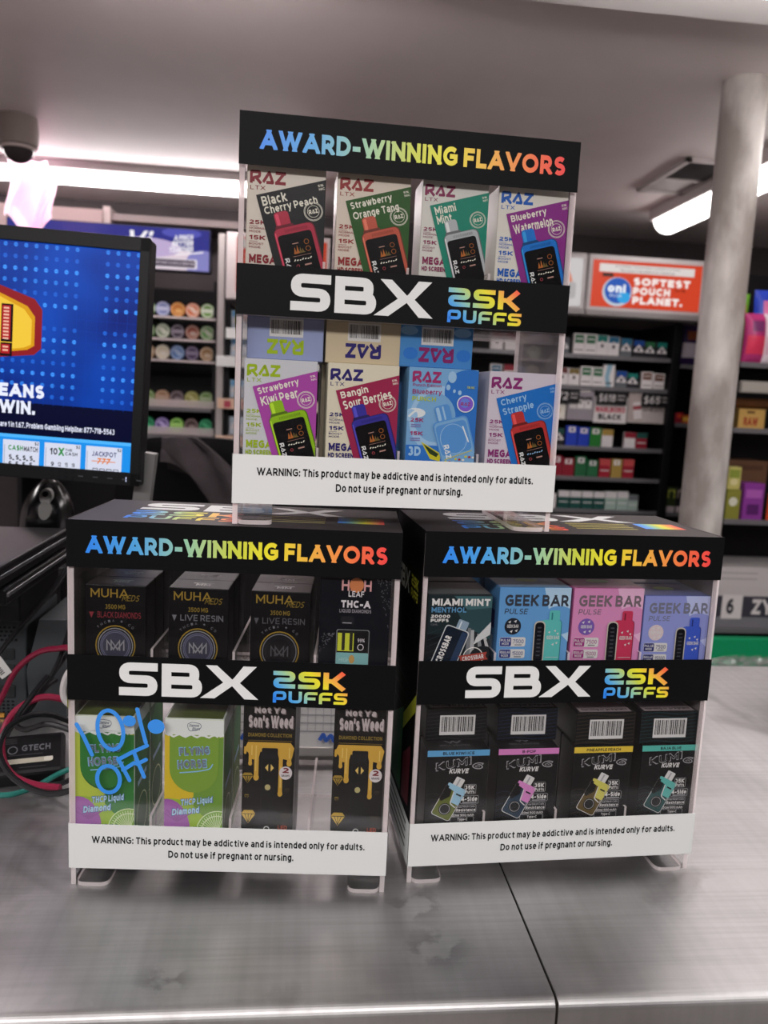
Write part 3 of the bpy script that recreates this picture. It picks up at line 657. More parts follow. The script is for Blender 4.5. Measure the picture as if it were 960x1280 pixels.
# --- lower left display, upper shelf: three columns three deep, and one navy carton
gold = pm('#c9a94a', .3, .7); dgold = pm('#a08a3c', .35, .6); silv = pm('#aeb0b6', .3, .6); mut = pm('#6f7076', .4)
def muha_art(W, H, line, lc, disc):
    q = front(W, H, 1.06); q.rect(.008, .008, .992, 1.9, pm('#0e0e11', .3))
    q.text('MUHA', .08, .06, .72, .2, gold, .0); q.text('MEDS', .6, .15, .9, .25, dgold, -.005, .4)
    q.text('3500 MG', .33, .31, .66, .385, dgold, .02); q.text(line, .20, .43, .92, .53, lc, .0); q.poly([(.06, .44), (.14, .44), (.1, .54)], lc)
    for i, t in enumerate('THC-A + CO'): 
        if t != ' ': q.push(.5, 1.0, 42-i*9.3); q.text(t, -.018, -.45, .018, -.41, mut, .0); q.pop()
    q.ell(.5, .98, .335, .335, gold); q.ell(.5, .98, .315, .315, pm('#19170f')); q.ring(.5, .98, .285, .285, .016, silv if disc else mut)
    q.ell(.5, .98, .265, .265, pm('#3c3d4c', .3) if disc else pm('#121216'))
    c = silv if disc else pm('#4a4a4e')
    for r in (.22, .245): q.ring(.5, .98, r, r, .01, pm('#6d6f86') if disc else pm('#222226'))
    for dx in (0, .07): q.line([(.36+dx, 1.06), (.36+dx, .9), (.465+dx, 1.04), (.57+dx, .9), (.57+dx, 1.06)], .025, c)
    return q
MW, MH, MD = .0475, .0900, .0285
def mtop(c):
    t = Art((0, 0, MH), (1, 0, 0), (0, 1, 0), MW, MD); t.rect(.01, .01, .99, .6, pm('#2a2628', .35)); t.text('MM', .4, .28, .66, .42, c, .03); t.line([(.35, .25), (.7, .25)], .04, c); return t
bodyb = pm('#141316', .35)
for i, (x, line, lc, disc, tc_, nm) in enumerate(((-.1184, 'BLACK DIAMONDS', pm('#7c2f36'), 1, pm('#7d8a80'), 'dull red text line'), (-.0530, 'LIVE RESIN', mut, 1, pm('#d8d6d2'), 'silver disc and grey text'), (.0122, 'LIVE RESIN', pm('#55555a'), 0, pm('#c8c6c8'), 'dark disc in gold ring'))):
    art = muha_art(MW, MH, line, lc, disc); sd = Art((MW, 0, 0), (0, 1, 0), (0, 0, 1), MD, MH); sd.rect(.08, .35, .9, 2.9, pm('#232327', .4))
    for j in range(26): sd.line([(.15, .45+.085*j), (.85, .45+.085*j)], .03, pm('#4a4a50'))
    f = carton('L', x, UPF, MW, MH, MD, .007, bodyb, art, 'black gold-lettered carton with ' + nm + ', front of its column', 'black and gold cartons in the marked display', mtop(tc_), sd)
    for r, w_ in ((1, 'second'), (2, 'last')):
        dup(f, inside('L', x, .007+.0295*r, UPF)[0], 'black carton, ' + w_ + ' of three behind the front one with ' + nm)
def leaf_art(W, H):
    q = front(W, H, 1.06); q.rect(.008, .008, .992, 1.9, pm('#0d1018', .3)); wh = pm('#d8d4d8'); pk = pm('#d8a0a0'); orange = pm('#d08050')
    q.text('HIGH', .3, .05, .72, .2, pk, .02); q.ell(.51, .12, .1, .1, orange); q.text('LEAF', .4, .2, .62, .28, wh, .02)
    q.text('THC-A', .3, .33, .72, .43, wh, .05); q.text('LIQUID DIAMONDS', .28, .45, .73, .505, pm('#8d8a90'), .03)
    q.rect(.31, .55, .49, .66, pm('#1d1e24'), .02); q.line([(.33, .64), (.46, .64)], .012, pm('#9a9aa0'))
    q.rect(.25, .73, .72, 1.24, pm('#7a7f80'), .03); q.rect(.262, .74, .71, 1.23, pm('#15181a'), .03); yl = pm('#c6cf3c')
    q.rect(.27, .78, .5, 1.03, yl); 
    for x in (.33, .44): q.rect(x, .76, x+.045, 1.02, pm('#2c2c22'), .01)
    q.rect(.52, .77, .69, 1.05, pm('#0f1012'), .02); q.ring(.6, .97, .04, .04, .01, wh); q.text('99%', .555, .85, .655, .9, wh, .0)
    q.rect(.255, 1.05, .715, 1.24, pm('#7fb4b4'), .02); q.text('HIGH', .3, 1.12, .45, 1.18, pm('#a9cfca'), 0); q.ell(.48, 1.14, .04, .06, pm('#c09a5a'))
    q.line([(.15, 1.31), (.85, 1.31), (.85, 1.46), (.15, 1.46)], .012, gold, True, .06); q.text('8000 MG', .22, 1.34, .78, 1.43, pm('#c8c2b0'), .04)
    rn = random.Random(3)
    for i in range(60):
        u, v = rn.random(), rn.random(); x, y = .8+.2*u, .02+.75*v*u
        q.ell(x, y, .006, .006, mut, 6); q.ell(.02+.2*u, .78+.3*v*(1-u), .006, .006, mut, 6)
    return q
carton('L', .0671, UPF, .0567, .1050, .04, .007, pm('#0d1018', .35), leaf_art(.0567, .105), 'navy carton with a yellow and teal cartridge picture, upper shelf of the marked display', 'cartons in the marked display')
# --- lower left display, lower shelf
def horse_art(W, H, panel, left_c, tail):
    q = front(W, H, 1.085); bl = pm('#8fc4ee'); dk = pm('#3a4a6a'); pu = pm('#a35fae'); wh = pm('#e6ece8')
    q.rect(.006, .006, .994, 2.6, pm('#a8c040')); q.rect(.5, .3, .994, 2.6, pm(tail))
    q.ell(.15, .95, .38, .75, pm(left_c)); q.ell(.1, 1.85, .62, .52, pm('#9bbf3c')); q.ell(.05, 1.9, .40, .56, pu); q.ell(.62, 1.9, .2, .3, pm('#9bbf3c'))
    for i in range(-3, 4): q.line([(.22, 1.72), (.22+.09*i, 1.55-.03*(3-abs(i)))], .022, pm('#94529e'))
    q.ell(.5, .82, .415, .40, pm('#1e5a2a') if panel == '#2f7a34' else pm('#7ea336')); q.rect(.085, .2, .915, .82, pm(panel)); q.ell(.5, .81, .415, .38, pm(panel))
    q.rect(.006, .006, .994, .26, wh)
    q.poly([(0, .26)]+[(x/16, .26+.028*math.sin(x*1.35)) for x in range(0, 17)]+[(1, .24)], wh) 
    q.line([(.10, .28)]+[(.10+x/20, .275+.022*math.sin(x*1.6)) for x in range(0, 17)], .03, wh)
    q.line([(.38, .08), (.46, .05), (.6, .07), (.62, .13), (.55, .18), (.42, .2), (.39, .15)], .008, dk, True, .03); q.text('Diamond', .41, .08, .58, .125, dk, .01, .3); q.text('Blunt', .46, .135, .6, .18, dk, .01, .3)
    q.push(.26, .60, 4)
    for c, b_, e in ((bl, .13, .012), (dk, .045, 0), (pm('#7d8594'), .015, -.003)):
        q.text('FLYING', .0-e, -.12-e, .5+e, .0+e, c, b_); q.text('HORSE', -.04-e, .09-e, .44+e, .22+e, c, b_)
    q.line([(-.02, .29), (.3, .28), (.5, .25), (.55, .17)], .018, bl, False, .05); q.pop()
    q.push(.28, 1.44, 7)
    for c, b_, e in ((pm('#4a6aa8'), .08, .01), (pm('#b7ddf4'), .03, 0)): q.text('THCP Liquid', .02-e, -.1-e, .56+e, .03+e, c, b_, .25); q.text('Diamond', -.16-e, .045-e, .32+e, .15+e, c, b_, .25)
    q.pop()
    q.ell(.92, 1.88, .36, .36, pm('#7fae46')); 
    for r in (.36, .28): q.ring(.92, 1.88, r, r, .016, pm('#d6e6b4'))
    for d in range(70, 200, 8): q.line([(.92+.07*math.cos(math.radians(d)), 1.88-.07*math.sin(math.radians(d))), (.92+.33*math.cos(math.radians(d)), 1.88-.33*math.sin(math.radians(d)))], .012, pm('#d6e6b4'))
    q.text('AMNESIA' if panel == '#2f7a34' else 'GREEN CRACK', .25, 1.78, .74, 1.9, dk, .08); q.text('AMNESIA' if panel == '#2f7a34' else 'GREEN CRACK', .26, 1.79, .73, 1.89, pm('#cfdcb0'), .03)
    return q
FW, FH, FD = .0480, .1235, .045
for x, pan, lf, tl, sd_, lab in ((-.1273, '#2f7a34', '#b9cc4a', '#2f7a34', '#2a6a30', 'dark green front flap'), (-.0549, '#7ca23a', '#dcbf2e', '#6f9a3a', '#56782c', 'light green front flap')):
    sd = Art((FW, 0, 0), (0, 1, 0), (0, 0, 1), FD, FH); sd.rect(.01, .01, .99, 2.7, pm(sd_)); sd.rect(.01, .01, .99, .28, pm('#dfe6e0')); sd.ell(.5, .8, .4, .5, pm('#3c8a44')); sd.ring(.5, 2.1, .36, .4, .03, pm('#d6e6b4')); sd.line([(.2, 1.4), (.8, 1.35)], .1, pm('#b7ddf4'))
    tp = Art((0, 0, FH), (1, 0, 0), (0, 1, 0), FW, FD); tp.rect(.03, .03, .97, .92, pm('#58652f')); tp.rect(.2, .2, .8, .7, pm('#626f36'))
    f = carton('L', x, LOF, FW, FH, FD, .007, pm('#dfe6e0', .4), horse_art(FW, FH, pan, lf, tl), 'green, white and purple carton with a ' + lab + ', front of its column', 'green and purple cartons in the marked display', tp, sd)
    dup(f, inside('L', x, .056, LOF)[0], 'green and purple carton standing behind the one with the ' + lab)
def weed_art(W, H):
    q = front(W, H, 1.085); gd = pm('#cfa542', .35); gl = pm('#e2c46c', .35); pk = pm('#bdb3b3'); sh = pm('#6f6666'); bk = pm('#0d0c0e', .35)
    q.rect(.008, .008, .992, 3.4, bk)
    for c, d in ((sh, .018), (pk, 0)): q.text('Not Ya', .2+d, .0+d, .8+d, .12+d, c, .07); q.text("Son's Weed", .10+d, .16+d, .95+d, .39+d, c, .06)
    q.text('DIAMOND COLLECTION', .10, .49, .94, .56, dgold, .04); q.line([(.1, .63), (.94, .63)], .008, dgold)
    q.poly([(.1, .66), (.92, .66), (.99, .76), (.95, .95), (.86, .98), (.70, .95), (.67, .84), (.34, .84), (.30, 1.0), (.17, .98), (.1, .85), (.02, .82)], gd)
    for x, y0, y1, t in ((.05, .75, .86, .04), (.15, .85, 1.06, .06), (.27, .9, 1.32, .085), (.52, .72, .82, .07), (.74, .9, 1.62, .075), (.9, .85, 1.04, .08), (.63, .8, 1.1, .05)):
        q.line([(x, y0), (x, y1)], t, gd); q.ell(x, y1, t*.62, t*.75, gd)
    for x, y0, y1 in ((.26, .72, 1.2), (.74, 1.1, 1.5), (.9, .75, .95), (.18, .72, .9)): q.line([(x, y0), (x, y1)], .02, gl)
    q.rect(.37, .76, .68, 2.4, pm('#0f0f13', .3), .03); q.rect(.40, .85, .65, .97, pm('#17181c'), .02); q.line([(.375, .8), (.375, 2.3)], .006, pm('#2c2c34'))
    q.poly([(.44, 1.13), (.50, 1.06), (.50, 1.2)], gl); q.poly([(.61, 1.13), (.55, 1.06), (.55, 1.2)], gl); q.ell(.5, 1.5, .055, .055, pm('#b9b07a', .3))
    q.ell(.84, 1.22, .125, .125, pm('#d8d2d4')); q.text('2', .78, 1.12, .9, 1.22, pm('#7a2a30'), .04); q.text('GRAMS', .76, 1.25, .92, 1.29, pm('#3a2a2c'), .03)
    def dia(cx, cy, r, c): 
        q.poly([(cx-r, cy-r*.3), (cx-r*.6, cy-r*.8), (cx+r*.6, cy-r*.8), (cx+r, cy-r*.3), (cx, cy+r)], c)
        for a in (-.5, 0, .5): q.line([(cx+a*r, cy-r*.3), (cx, cy+r*.9)], .012, bk)
        q.line([(cx-r, cy-r*.3), (cx+r, cy-r*.3)], .012, bk)
    dia(.11, 1.32, .11, gold); dia(.1, 1.68, .05, dgold); dia(.14, 2.05, .14, gold); dia(.88, 1.55, .06, pm('#3a3322')); dia(.86, 2.05, .09, pm('#2c261a'))
    q.ring(.50, 2.29, .05, .05, .02, PAPER); q.line([(.57, 2.29), (.7, 2.29)], .012, PAPER); q.text('LED', .72, 2.21, .9, 2.29, pm('#b0503c'), .03); q.text('LIGHTS', .73, 2.31, .9, 2.36, pm('#7a3a30'), .02)
    return q
for x, sdn in ((.0085, 'left of a bright gap'), (.0826, 'against the right wall of the display')):
    lab = 'slim black carton dripping gold, ' + ('middle of the marked display' if x < .05 else 'at the end of the marked display by its neighbour')
    f = carton('L', x, LOF, .0425, .1360, .03, .007, pm('#0d0c0e', .35), weed_art(.0425, .136), lab, 'slim black and gold cartons')
    dup(f, inside('L', x, .0385, LOF)[0], 'slim black carton behind the gold-dripping one ' + ('in the middle of the shelf' if x < .05 else 'at the end of the shelf'))

# --- lower right display, upper shelf
def cross_art(W, H):
    q = front(W, H); wh = pm('#e4e4e2'); bl = pm('#5f98c4'); 
    q.rect(.006, .006, .994, 1.8, pm('#1d2a2e', .3)); q.poly([(1, .02), (1, .62), (.4, .02)], pm('#41666c', .3)); q.poly([(1, .2), (1, .7), (.6, .5), (.45, .25)], pm('#2f4c52', .3)); q.rect(.006, .62, .6, 1.8, pm('#10161a', .3))
    for i in range(6): q.line([(0, .62+.1*i), (.3, .5+.1*i)], .008, pm('#2d3a40'))
    q.text('MIAMI MINT', .05, .06, .97, .17, wh, .05); q.text('MENTHOL', .05, .195, .6, .275, bl, .03); q.text('20000', .05, .31, .35, .36, wh, .05); q.text('PUFFS', .05, .375, .33, .425, wh, .05); q.text('13ML', .05, .45, .17, .48, mut, 0)
    for i, c in enumerate(('#8a9094', '#c9cdd0', '#33383c', '#a4a9ad', '#202428', '#d6d8d8', '#3b4044')): q.poly([(.64+.05*i, .52+.03*i), (.69+.05*i, .52+.03*i), (.70+.07*i, .95), (.62+.07*i, .95)], pm(c, .2, .3))
    q.poly([(1, .42), (.78, .66), (.74, .78), (1, .62)], pm('#cfd3d4')); q.ell(.9, 1.0, .22, .2, pm('#1a1f23'))
    q.push(.30, .45, -20)
    q.rect(.16, -.14, .33, .04, pm('#8fa6ba', .25), .02); q.line([(.21, -.12), (.21, .02)], .02, pm('#d6e0e6')); q.rect(0, 0, .40, .9, pm('#c8cdd0', .2), .06); q.rect(.015, .015, .385, .9, pm('#16202e', .25), .055); q.rect(.015, .62, .385, .9, pm('#3b6aa4', .3), .05); q.rect(.28, .03, .375, .6, pm('#2c3f5c', .2), .03)
    q.push(.11, .60, 90); q.text('CROSSBAR', 0, -.05, .44, .05, wh, .05); q.pop(); q.pop()
    q.ring(.745, .98, .155, .155, .014, wh); q.push(.745, .985, 8); q.poly([(-.23, -.06), (.23, -.06), (.2, 0), (.23, .06), (-.23, .06), (-.2, 0)], pm('#a8463c')); q.text('CROSSBAR', -.17, -.035, .17, .035, wh, .03); q.pop()
    return q
def geek_art(W, H, base, hi, tone, dev, devd, fl, fc, disc, logo):
    q = front(W, H); lg = pm(logo, .25, .3); nv = pm(tone)
    q.rect(.006, .006, .994, 1.7, pm(base, .3)); q.poly([(1, .0), (1, .75), (.75, .5), (.62, .0)], pm(hi, .3)); q.ell(.85, .45, .25, .2, pm(base, .3)); q.ell(.1, 1.4, .5, .35, pm(hi, .3)); q.ell(.55, .75, .1, .13, pm(base, .3))
    q.text('GEEK BAR', .08, .1, .975, .255, lg, .035); q.text('PULSE', .08, .29, .41, .365, lg, .0, .15, 1.15)
    q.ell(.21, .535, .115, .115, pm(disc)); q.text('GEEK BAR', .13, .51, .29, .555, PAPER, .02)
    for dx, dy in ((-.05, -.06), (.03, -.07), (.05, .06), (-.02, .07)): q.poly([(.21+dx-.02, .535+dy), (.21+dx+.02, .535+dy-.02), (.21+dx+.01, .535+dy+.02)], PAPER)
    for y0, y1, t, u in ((.685, .815, '7500', 'PULSE'), (.85, .975, '15000', 'REGULAR')):
        q.rect(.04, y0, .40, y1, PAPER, .03); q.rect(.045, y0+.005, .2, y1-.005, nv, .02); q.text(u, .055, y0+.025, .19, y0+.06, PAPER, .02); q.text('MODE', .07, y0+.072, .17, y0+.105, PAPER, .02)
        q.text(t, .225, y0+.03, .375, y0+.085, nv, .0); q.line([(.25, y0+.105), (.35, y0+.105)], .012, mut)
    q.line([(.04, 1.02), (.38, 1.02)], .016, nv)
    dv, dd = pm(dev, .3), pm(devd, .35)
    q.rect(.71, .31, .86, .5, dv, .03); q.line([(.75, .34), (.75, .45)], .02, dd); q.rect(.6, .44, .895, 1.045, dd, .06); q.rect(.6, .44, .885, 1.03, dv, .06)
    q.rect(.505, .455, .665, 1.055, pm('#c4beb2', .25), .08); q.rect(.52, .475, .65, 1.04, pm('#14161c', .25), .065)
    for i in range(8): q.line([(.555, .55+.055*i), (.61, .55+.055*i)], .02, pm('#3c4048'))
    q.text('GEEK BAR', .69, .66, .87, .71, PAPER, .02)
    for dx, dy in ((-.06, -.08), (.02, -.1), (.06, -.06), (0, .09), (.05, .07)): q.poly([(.78+dx-.016, .69+dy), (.78+dx+.016, .69+dy-.016), (.78+dx+.01, .69+dy+.02)], PAPER)
    q.line([(.69, .96), (.87, .96)], .006, PAPER)
    q.text(fl, .03, 1.085, .03+.062*len(fl), 1.15, pm(fc), .01); return q
ct = Art((0, 0, .0885), (1, 0, 0), (0, 1, 0), .0545, .045); ct.rect(.01, .01, .99, .8, pm('#5c6466', .3))
f = carton('R', -.1235, UPF, .0545, .0885, .045, .008, pm('#222d31', .35), cross_art(.0545, .0885), 'dark teal carton with slanted black device and small red ribbon, front row', 'cartons on the upper shelf of the pink and lilac display', ct)
dup(f, inside('R', -.1235, .056, UPF)[0], 'dark carton standing behind the dark teal carton with the red ribbon')
for x, W, H, args, bd, tp_, lab in ((-.0629, .0628, .0953, ('#67a2da', '#b4d6f0', '#23307c', '#5fc0bc', '#2f7f86', 'FROZEN WHITE GRAPE', '#1f2c6e', '#1d2430', '#474c58'), '#5a98d2', '#7fa9cf', 'sky-blue carton with a teal device'),
                                 (.0024, .0634, .0953, ('#d990c0', '#e8b8d8', '#9c2a7c', '#c83a5c', '#7c2038', 'DRAGON MELON', '#8c1f58', '#7a5cb0', '#8d7c86'), '#c26a9c', '#b06a90', 'pink carton with a red device'),
                                 (.0672, .0612, .0890, ('#909ad8', '#bac4ec', '#22286e', '#3f5cc8', '#26347c', 'BLACK CHERRY', '#2a2a66', '#d8c8cc', '#8c8fa4'), '#7680c4', '#7078a8', 'lilac-blue carton with a royal blue device')):
    tp = Art((0, 0, H), (1, 0, 0), (0, 1, 0), W, .045); tp.rect(.01, .01, .99, .7, pm(tp_, .3)); tp.ell(.5, .3, .16, .1, pm('#b9d8a0', .4))
    sd = Art((0, .045, 0), (0, -1, 0), (0, 0, 1), .045, H); sd.rect(.01, .01, .99, 2.1, pm(bd, .3)); sd.rect(.2, .5, .8, .85, pm(args[2])); sd.rect(.25, 1.0, .75, 1.3, pm(args[1]))
    for j in range(5): sd.line([(.2, 1.45+.1*j), (.8, 1.45+.1*j)], .03, pm(args[2]))
    f = carton('R', x, UPF, W, H, .045, .008, pm(bd, .35), geek_art(W, H, *args), lab + ' picture, front row', 'cartons on the upper shelf of the pink and lilac display', tp, sd)
    dup(f, inside('R', x, .056, UPF)[0], 'carton of the same colours standing behind the ' + lab)
# --- lower right display, lower shelf
def kumi_art(W, H, strip, flav, dev, body, tint):
    q = front(W, H); bk = pm('#0d0d10', .35); wh = pm('#d9d9d8'); gr = pm('#a4a4a8'); ln = pm(tint)
    q.rect(.006, .006, .994, 2, bk)
    for i in range(10):
        y = .75+.1*i; q.line([(0, y), (.15, y-.05), (.32, y+.03), (.5, y-.02)], .008, ln, False, .08)
    q.rect(0, 0, 1, .1, pm(strip, .35)); q.text(flav, .5-.018*len(flav)-.02, .027, .5+.018*len(flav)+.02, .075, pm('#16181c'), .03)
    q.push(.14, .345, 10)
    q.text('KUMI', 0, -.14, .6, .0, gr, .03, .1, 1.05); q.text('KUMI', .015, -.127, .585, -.013, bk, .0, .1, 1.05); q.pop()
    q.push(.73, .24, -14); q.text('6', .0, -.06, .18, .06, gr, .05, .2); q.text('6', .02, -.045, .16, .045, bk, .0, .2); q.pop()
    q.text('KURVE', .36, .305, .68, .385, wh, .05, .25)
    d, dd = pm(dev, .3), pm(body, .3)
    q.push(.36, .52, -27)
    q.rect(.08, -.14, .23, .03, wh, .02); q.line([(.15, -.12), (.15, .0)], .025, gr); q.rect(0, 0, .34, .58, wh, .05); q.rect(.01, .01, .33, .57, bk, .045); q.rect(.01, .01, .33, .57, dd, .045)
    q.poly([(0, .02), (.1, .02), (.14, .2), (.05, .33), (0, .3)], bk); q.poly([(.05, .0), (.34, .0), (.34, .28), (.2, .28), (.17, .1), (.05, .08)], d); q.rect(.01, .0, .33, .05, d, .02); q.line([(.16, .1), (.2, .3), (.31, .33)], .016, wh, False, .03)
    q.ell(.17, .42, .1, .1, bk); q.ring(.17, .42, .08, .08, .008, gr); q.line([(.21, .12), (.3, .12)], .025, bk); q.pop()
    def bx(x0, y0, x1, y1): q.line([(x0, y0), (x1, y0), (x1, y1), (x0, y1)], .006, gr, True, .02)
    bx(.62, .57, .81, .73); q.text('35K', .63, .585, .79, .655, wh, .05); q.text('Puffs', .64, .665, .79, .72, wh, .03)
    bx(.57, .76, .86, .89); q.text('4-Side', .58, .775, .84, .85, wh, .05); q.line([(.6, .87), (.83, .87)], .015, gr)
    bx(.5, .91, .83, 1.035); q.text('Dual Mesh Coils', .52, .92, .81, .955, gr, .02); q.text('Resistance', .51, .97, .82, 1.02, wh, .03)
    q.text('20ml 900 mAh', .45, 1.06, .8, 1.1, wh, .01); bx(.42, 1.11, .8, 1.2); q.text('Type-C', .54, 1.13, .7, 1.185, wh, .02)
    return q
KW, KH, KD = .0545, .0955, .0295
for i, (x, strip, fl, dev, body, tint, lb, xo, yo) in enumerate(((-.1170, '#5fa4d4', 'BLUE KIWI ICE', '#9cc8e0', '#5e6a24', '#2a2e30', 'pale blue', .0016, .025),
        (-.0545, '#d884c4', 'B-POP', '#dc8ccc', '#22384c', '#1d2c48', 'pink', .003, .023),
        (.0140, '#e2c443', 'PINEAPPLE PEACH', '#d2cc62', '#5a4a1c', '#3c3428', 'yellow', .0015, .010),
        (.0775, '#58b8ac', 'BAJA BLUE', '#62bab2', '#1e4a4a', '#1c3c40', 'turquoise', -.002, .010))):
    tp = Art((0, 0, KH), (1, 0, 0), (0, 1, 0), KW, KD); tp.text('WELL VENTED', .22, .36, .72, .41, mut, .0); tp.line([(.33, .2), (.42, .3), (.47, .22), (.52, .3), (.62, .2)], .03, mut)
    f = carton('R', x, LOF, KW, KH, KD, .007, pm('#101013', .35), kumi_art(KW, KH, strip, fl, dev, body, tint), 'black carton with a ' + lb + ' strip along its top edge, front row', 'black cartons on the lower shelf beside the seam', tp)
    carton('R', x, LOF, KW, KH, KD, .0385, pm('#101013', .35), None, 'black carton standing hidden behind the one with the ' + lb + ' strip', 'black cartons in the second rank')
    q = front(KW, KD); q.rect(.01, .01, .99, .55, pm('#111216', .35))
    for j in range(11): q.line([(0, .03+.06*j), (.3, .06*j), (.62, .05+.06*j), (1, .01+.06*j)], .012, pm(tint), False, .2)
    q.bars(.22, .11, .80, .44)
    tl = Art((0, 0, KD), (1, 0, 0), (0, 1, 0), KW, .0955); tl.rect(.06, 1.2, .94, 1.72, pm('#a89a9c')); tl.text('nursing or pregnant', .12, 1.58, .9, 1.68, BLACK, .02)
    carton('R', x+xo, LOF+KH+.0003, KW, KD, .0955, yo, pm('#131418', .35), q, 'black carton lying flat, white barcode end above the ' + lb + ' strip', 'black cartons lying flat with barcode ends', tl, artname='end_print')

# ------------------------------------------------------------------ things behind the lower left display: white printed box in a wire basket
wb = tag(empty('price_board', (.02, .865, 0), -.02), 'white gridded price board with blue lettering behind the marked display', 'sign')
a = M(); a.box(-.085, 0, .012, .13, .004, .115, PAPER); a.build('board', wb)
q = Art((-.085, 0, .012), (1, 0, 0), (0, 0, 1), .215, .103)
for i in range(1, 9): q.line([(0, .03+.045*i), (1, .03+.045*i)], .004, pm('#8b8b92'))
for i in range(1, 24): q.line([(i/24, .02), (i/24, .39)], .003, pm('#a6a6ac'))
for j in range(5):
    for x in (.22, .55, .82): q.rect(x, .05+.075*j, x+.018, .085+.075*j, pm('#44444c'))
for x in (.03, .44, .86): q.line([(x, .44), (x+.02, .405), (x+.035, .445), (x+.06, .41), (x+.08, .45), (x+.1, .4)], .02, pm('#2c63c8'), False, .01)
q.build('board_print', wb)
wb.rotation_euler = (-.75, 0, -.02); wb.location = (.02, .85, .0085)
a = M(); a.box(-.09, -.006, .001, .135, .010, .012, SILV, .002); a.build('base_rail', wb)
a = M(); a.box(-.05, .004, .10, .09, .008, .112, SILV, .001); a.tube([(-.04, .006, .106), (-.04, .065, .062)], .003, SILV, 6); a.tube([(.08, .006, .106), (.08, .065, .062)], .003, SILV, 6); a.build('prop_stand', wb)

# ------------------------------------------------------------------ monitor
MX, MY = -.2215, 1.0
def scrn_mat():
    m, nt, b = bsdf('screen_blue'); L = nt.links.new
    tc = node(nt, 'ShaderNodeTexCoord'); n = node(nt, 'ShaderNodeTexNoise'); n.inputs['Scale'].default_value = 7; n.inputs['Detail'].default_value = 2; L(tc.outputs['Object'], n.inputs['Vector'])
    r = node(nt, 'ShaderNodeValToRGB'); e = r.color_ramp.elements; e[0].position = .3; e[0].color = (*lin('#021c78'), 1); e[1].position = .72; e[1].color = (*lin('#0a55d0'), 1); L(n.outputs[0], r.inputs[0])
    b.inputs['Base Color'].default_value = (0, 0, 0, 1); b.inputs['Roughness'].default_value = .35; b.inputs['Specular IOR Level'].default_value = .15
    L(r.outputs[0], b.inputs['Emission Color']); b.inputs['Emission Strength'].default_value = .62
    return m
mon = tag(empty('monitor', (-.203, 1.03, .2865), 0), 'black-framed monitor showing a blue lottery advert above the till', 'monitor')
mon.rotation_euler = (-.03, .035, -.06)
SW_, SH_ = .54, .300
bez = pm('#141517', .4)
a = M(); a.box(-SW_, 0, 0, 0, .03, SH_+.004, bez, .003); a.build('casing', mon)
a = M()
for x0, z0, x1, z1 in ((-SW_, 0, 0, .0165), (-SW_, SH_-.013, 0, SH_+.004), (-.012, 0, 0, SH_+.004), (-SW_, 0, -SW_+.012, SH_+.004)): a.box(x0, -.004, z0, x1, 0, z1, bez, .0008)
a.build('bezel', mon)
a = M()
for i in range(5): a.box(-.075+.018*i, -.0048, .0068, -.069+.018*i, -.004, .0082, pm('#4a4c50'))
a.box(-.0165, -.0048, .005, -.0155, -.004, .0105, em('#cfd8ff', 1.0)); a.build('button', mon)
scw, sch = SW_-.024, SH_-.0295
q = Art((-SW_+.012, 0, .0165), (1, 0, 0), (0, 0, 1), scw, sch, .0004)
SC = scw/145*1.0
def sx(px): return 1-(178-px)*(.0010)/scw*.945       # along the screen from the photographed right edge
def sy(py): return (py-308)*.00102/scw*1.0
q.rect(0, 0, 1, sch/scw, scrn_mat()); q.rect(0, sy(498), 1, sch/scw, em('#02062a', 1))
dotm = [em('#2f7fe8', 1), em('#3f96ff', 1), em('#1f62d2', 1)]
for r in range(16):
    for c in range(16):
        px = 178-13*c; py = 312+13.6*r
        if c in (4, 5) : continue
        if r in (6,) or py > 495: continue
        q.ell(sx(px-2), sy(py), .0052, .0052, dotm[(r*5+c*3) % 3], 10)
        q.z -= .00003
q.up()
for c in range(0, 26): q.line([(sx(178-13*c), 0), (sx(178-13*c), sy(500))], .0006, em('#0a3fae', 1)); q.z -= .00003
for r in range(14): q.line([(0, sy(312+13.6*r)), (1, sy(312+13.6*r))], .0006, em('#0a3fae', 1)); q.z -= .00003
q.up()
def shield(d, m): q.poly([(sx(x), sy(y)) for x, y in ((-200, 300+d), (0, 360+d), (46-d, 374+d), (56-d, 386+d), (56-d, 432-d*.3), (47-d, 440-d*.6), (0, 446-d*.6), (-200, 468-d*.6))], m)
shield(0, em('#8e1a22', 1)); shield(9, em('#d89a14', 1)); shield(13, em('#f0c63c', 1))
for x0, y0, x1, y1 in ((5, 384, 16, 424), (5, 430, 16, 441)):
    q.rect(sx(x0-1), sy(y0-2), sx(x1+3), sy(y1+3), em('#1a0508', 1)); q.rect(sx(x0), sy(y0), sx(x1), sy(y1), em('#b01c24', 1))
    for i in range(int((y1-y0)/4)): q.line([(sx(x0+2), sy(y0+3+4*i)), (sx(x1-2), sy(y0+3+4*i))], .004, em('#f0b8a0', 1))
wt = em('#e8ecff', 1)
q.text('MEANS', sx(-14), sy(476), sx(62), sy(492), wt, .05); q.text('WIN.', sx(4), sy(496), sx(51), sy(512), wt, .05)
q.text('Overall odds of receiving a Multiplier 2X or higher are 1 in 1.67. Problem Gambling Helpline: 877-718-5543', sx(-130), sy(522), sx(155), sy(530.5), wt, .02)
q.rect(0, sy(540), 1, sch/scw, em('#1c8fe8', 1)); q.rect(0, sy(537), 1, sy(541), em('#4fb4ff', 1))
ink = em('#111418', 1); ppr = em('#d4d8ea', 1)
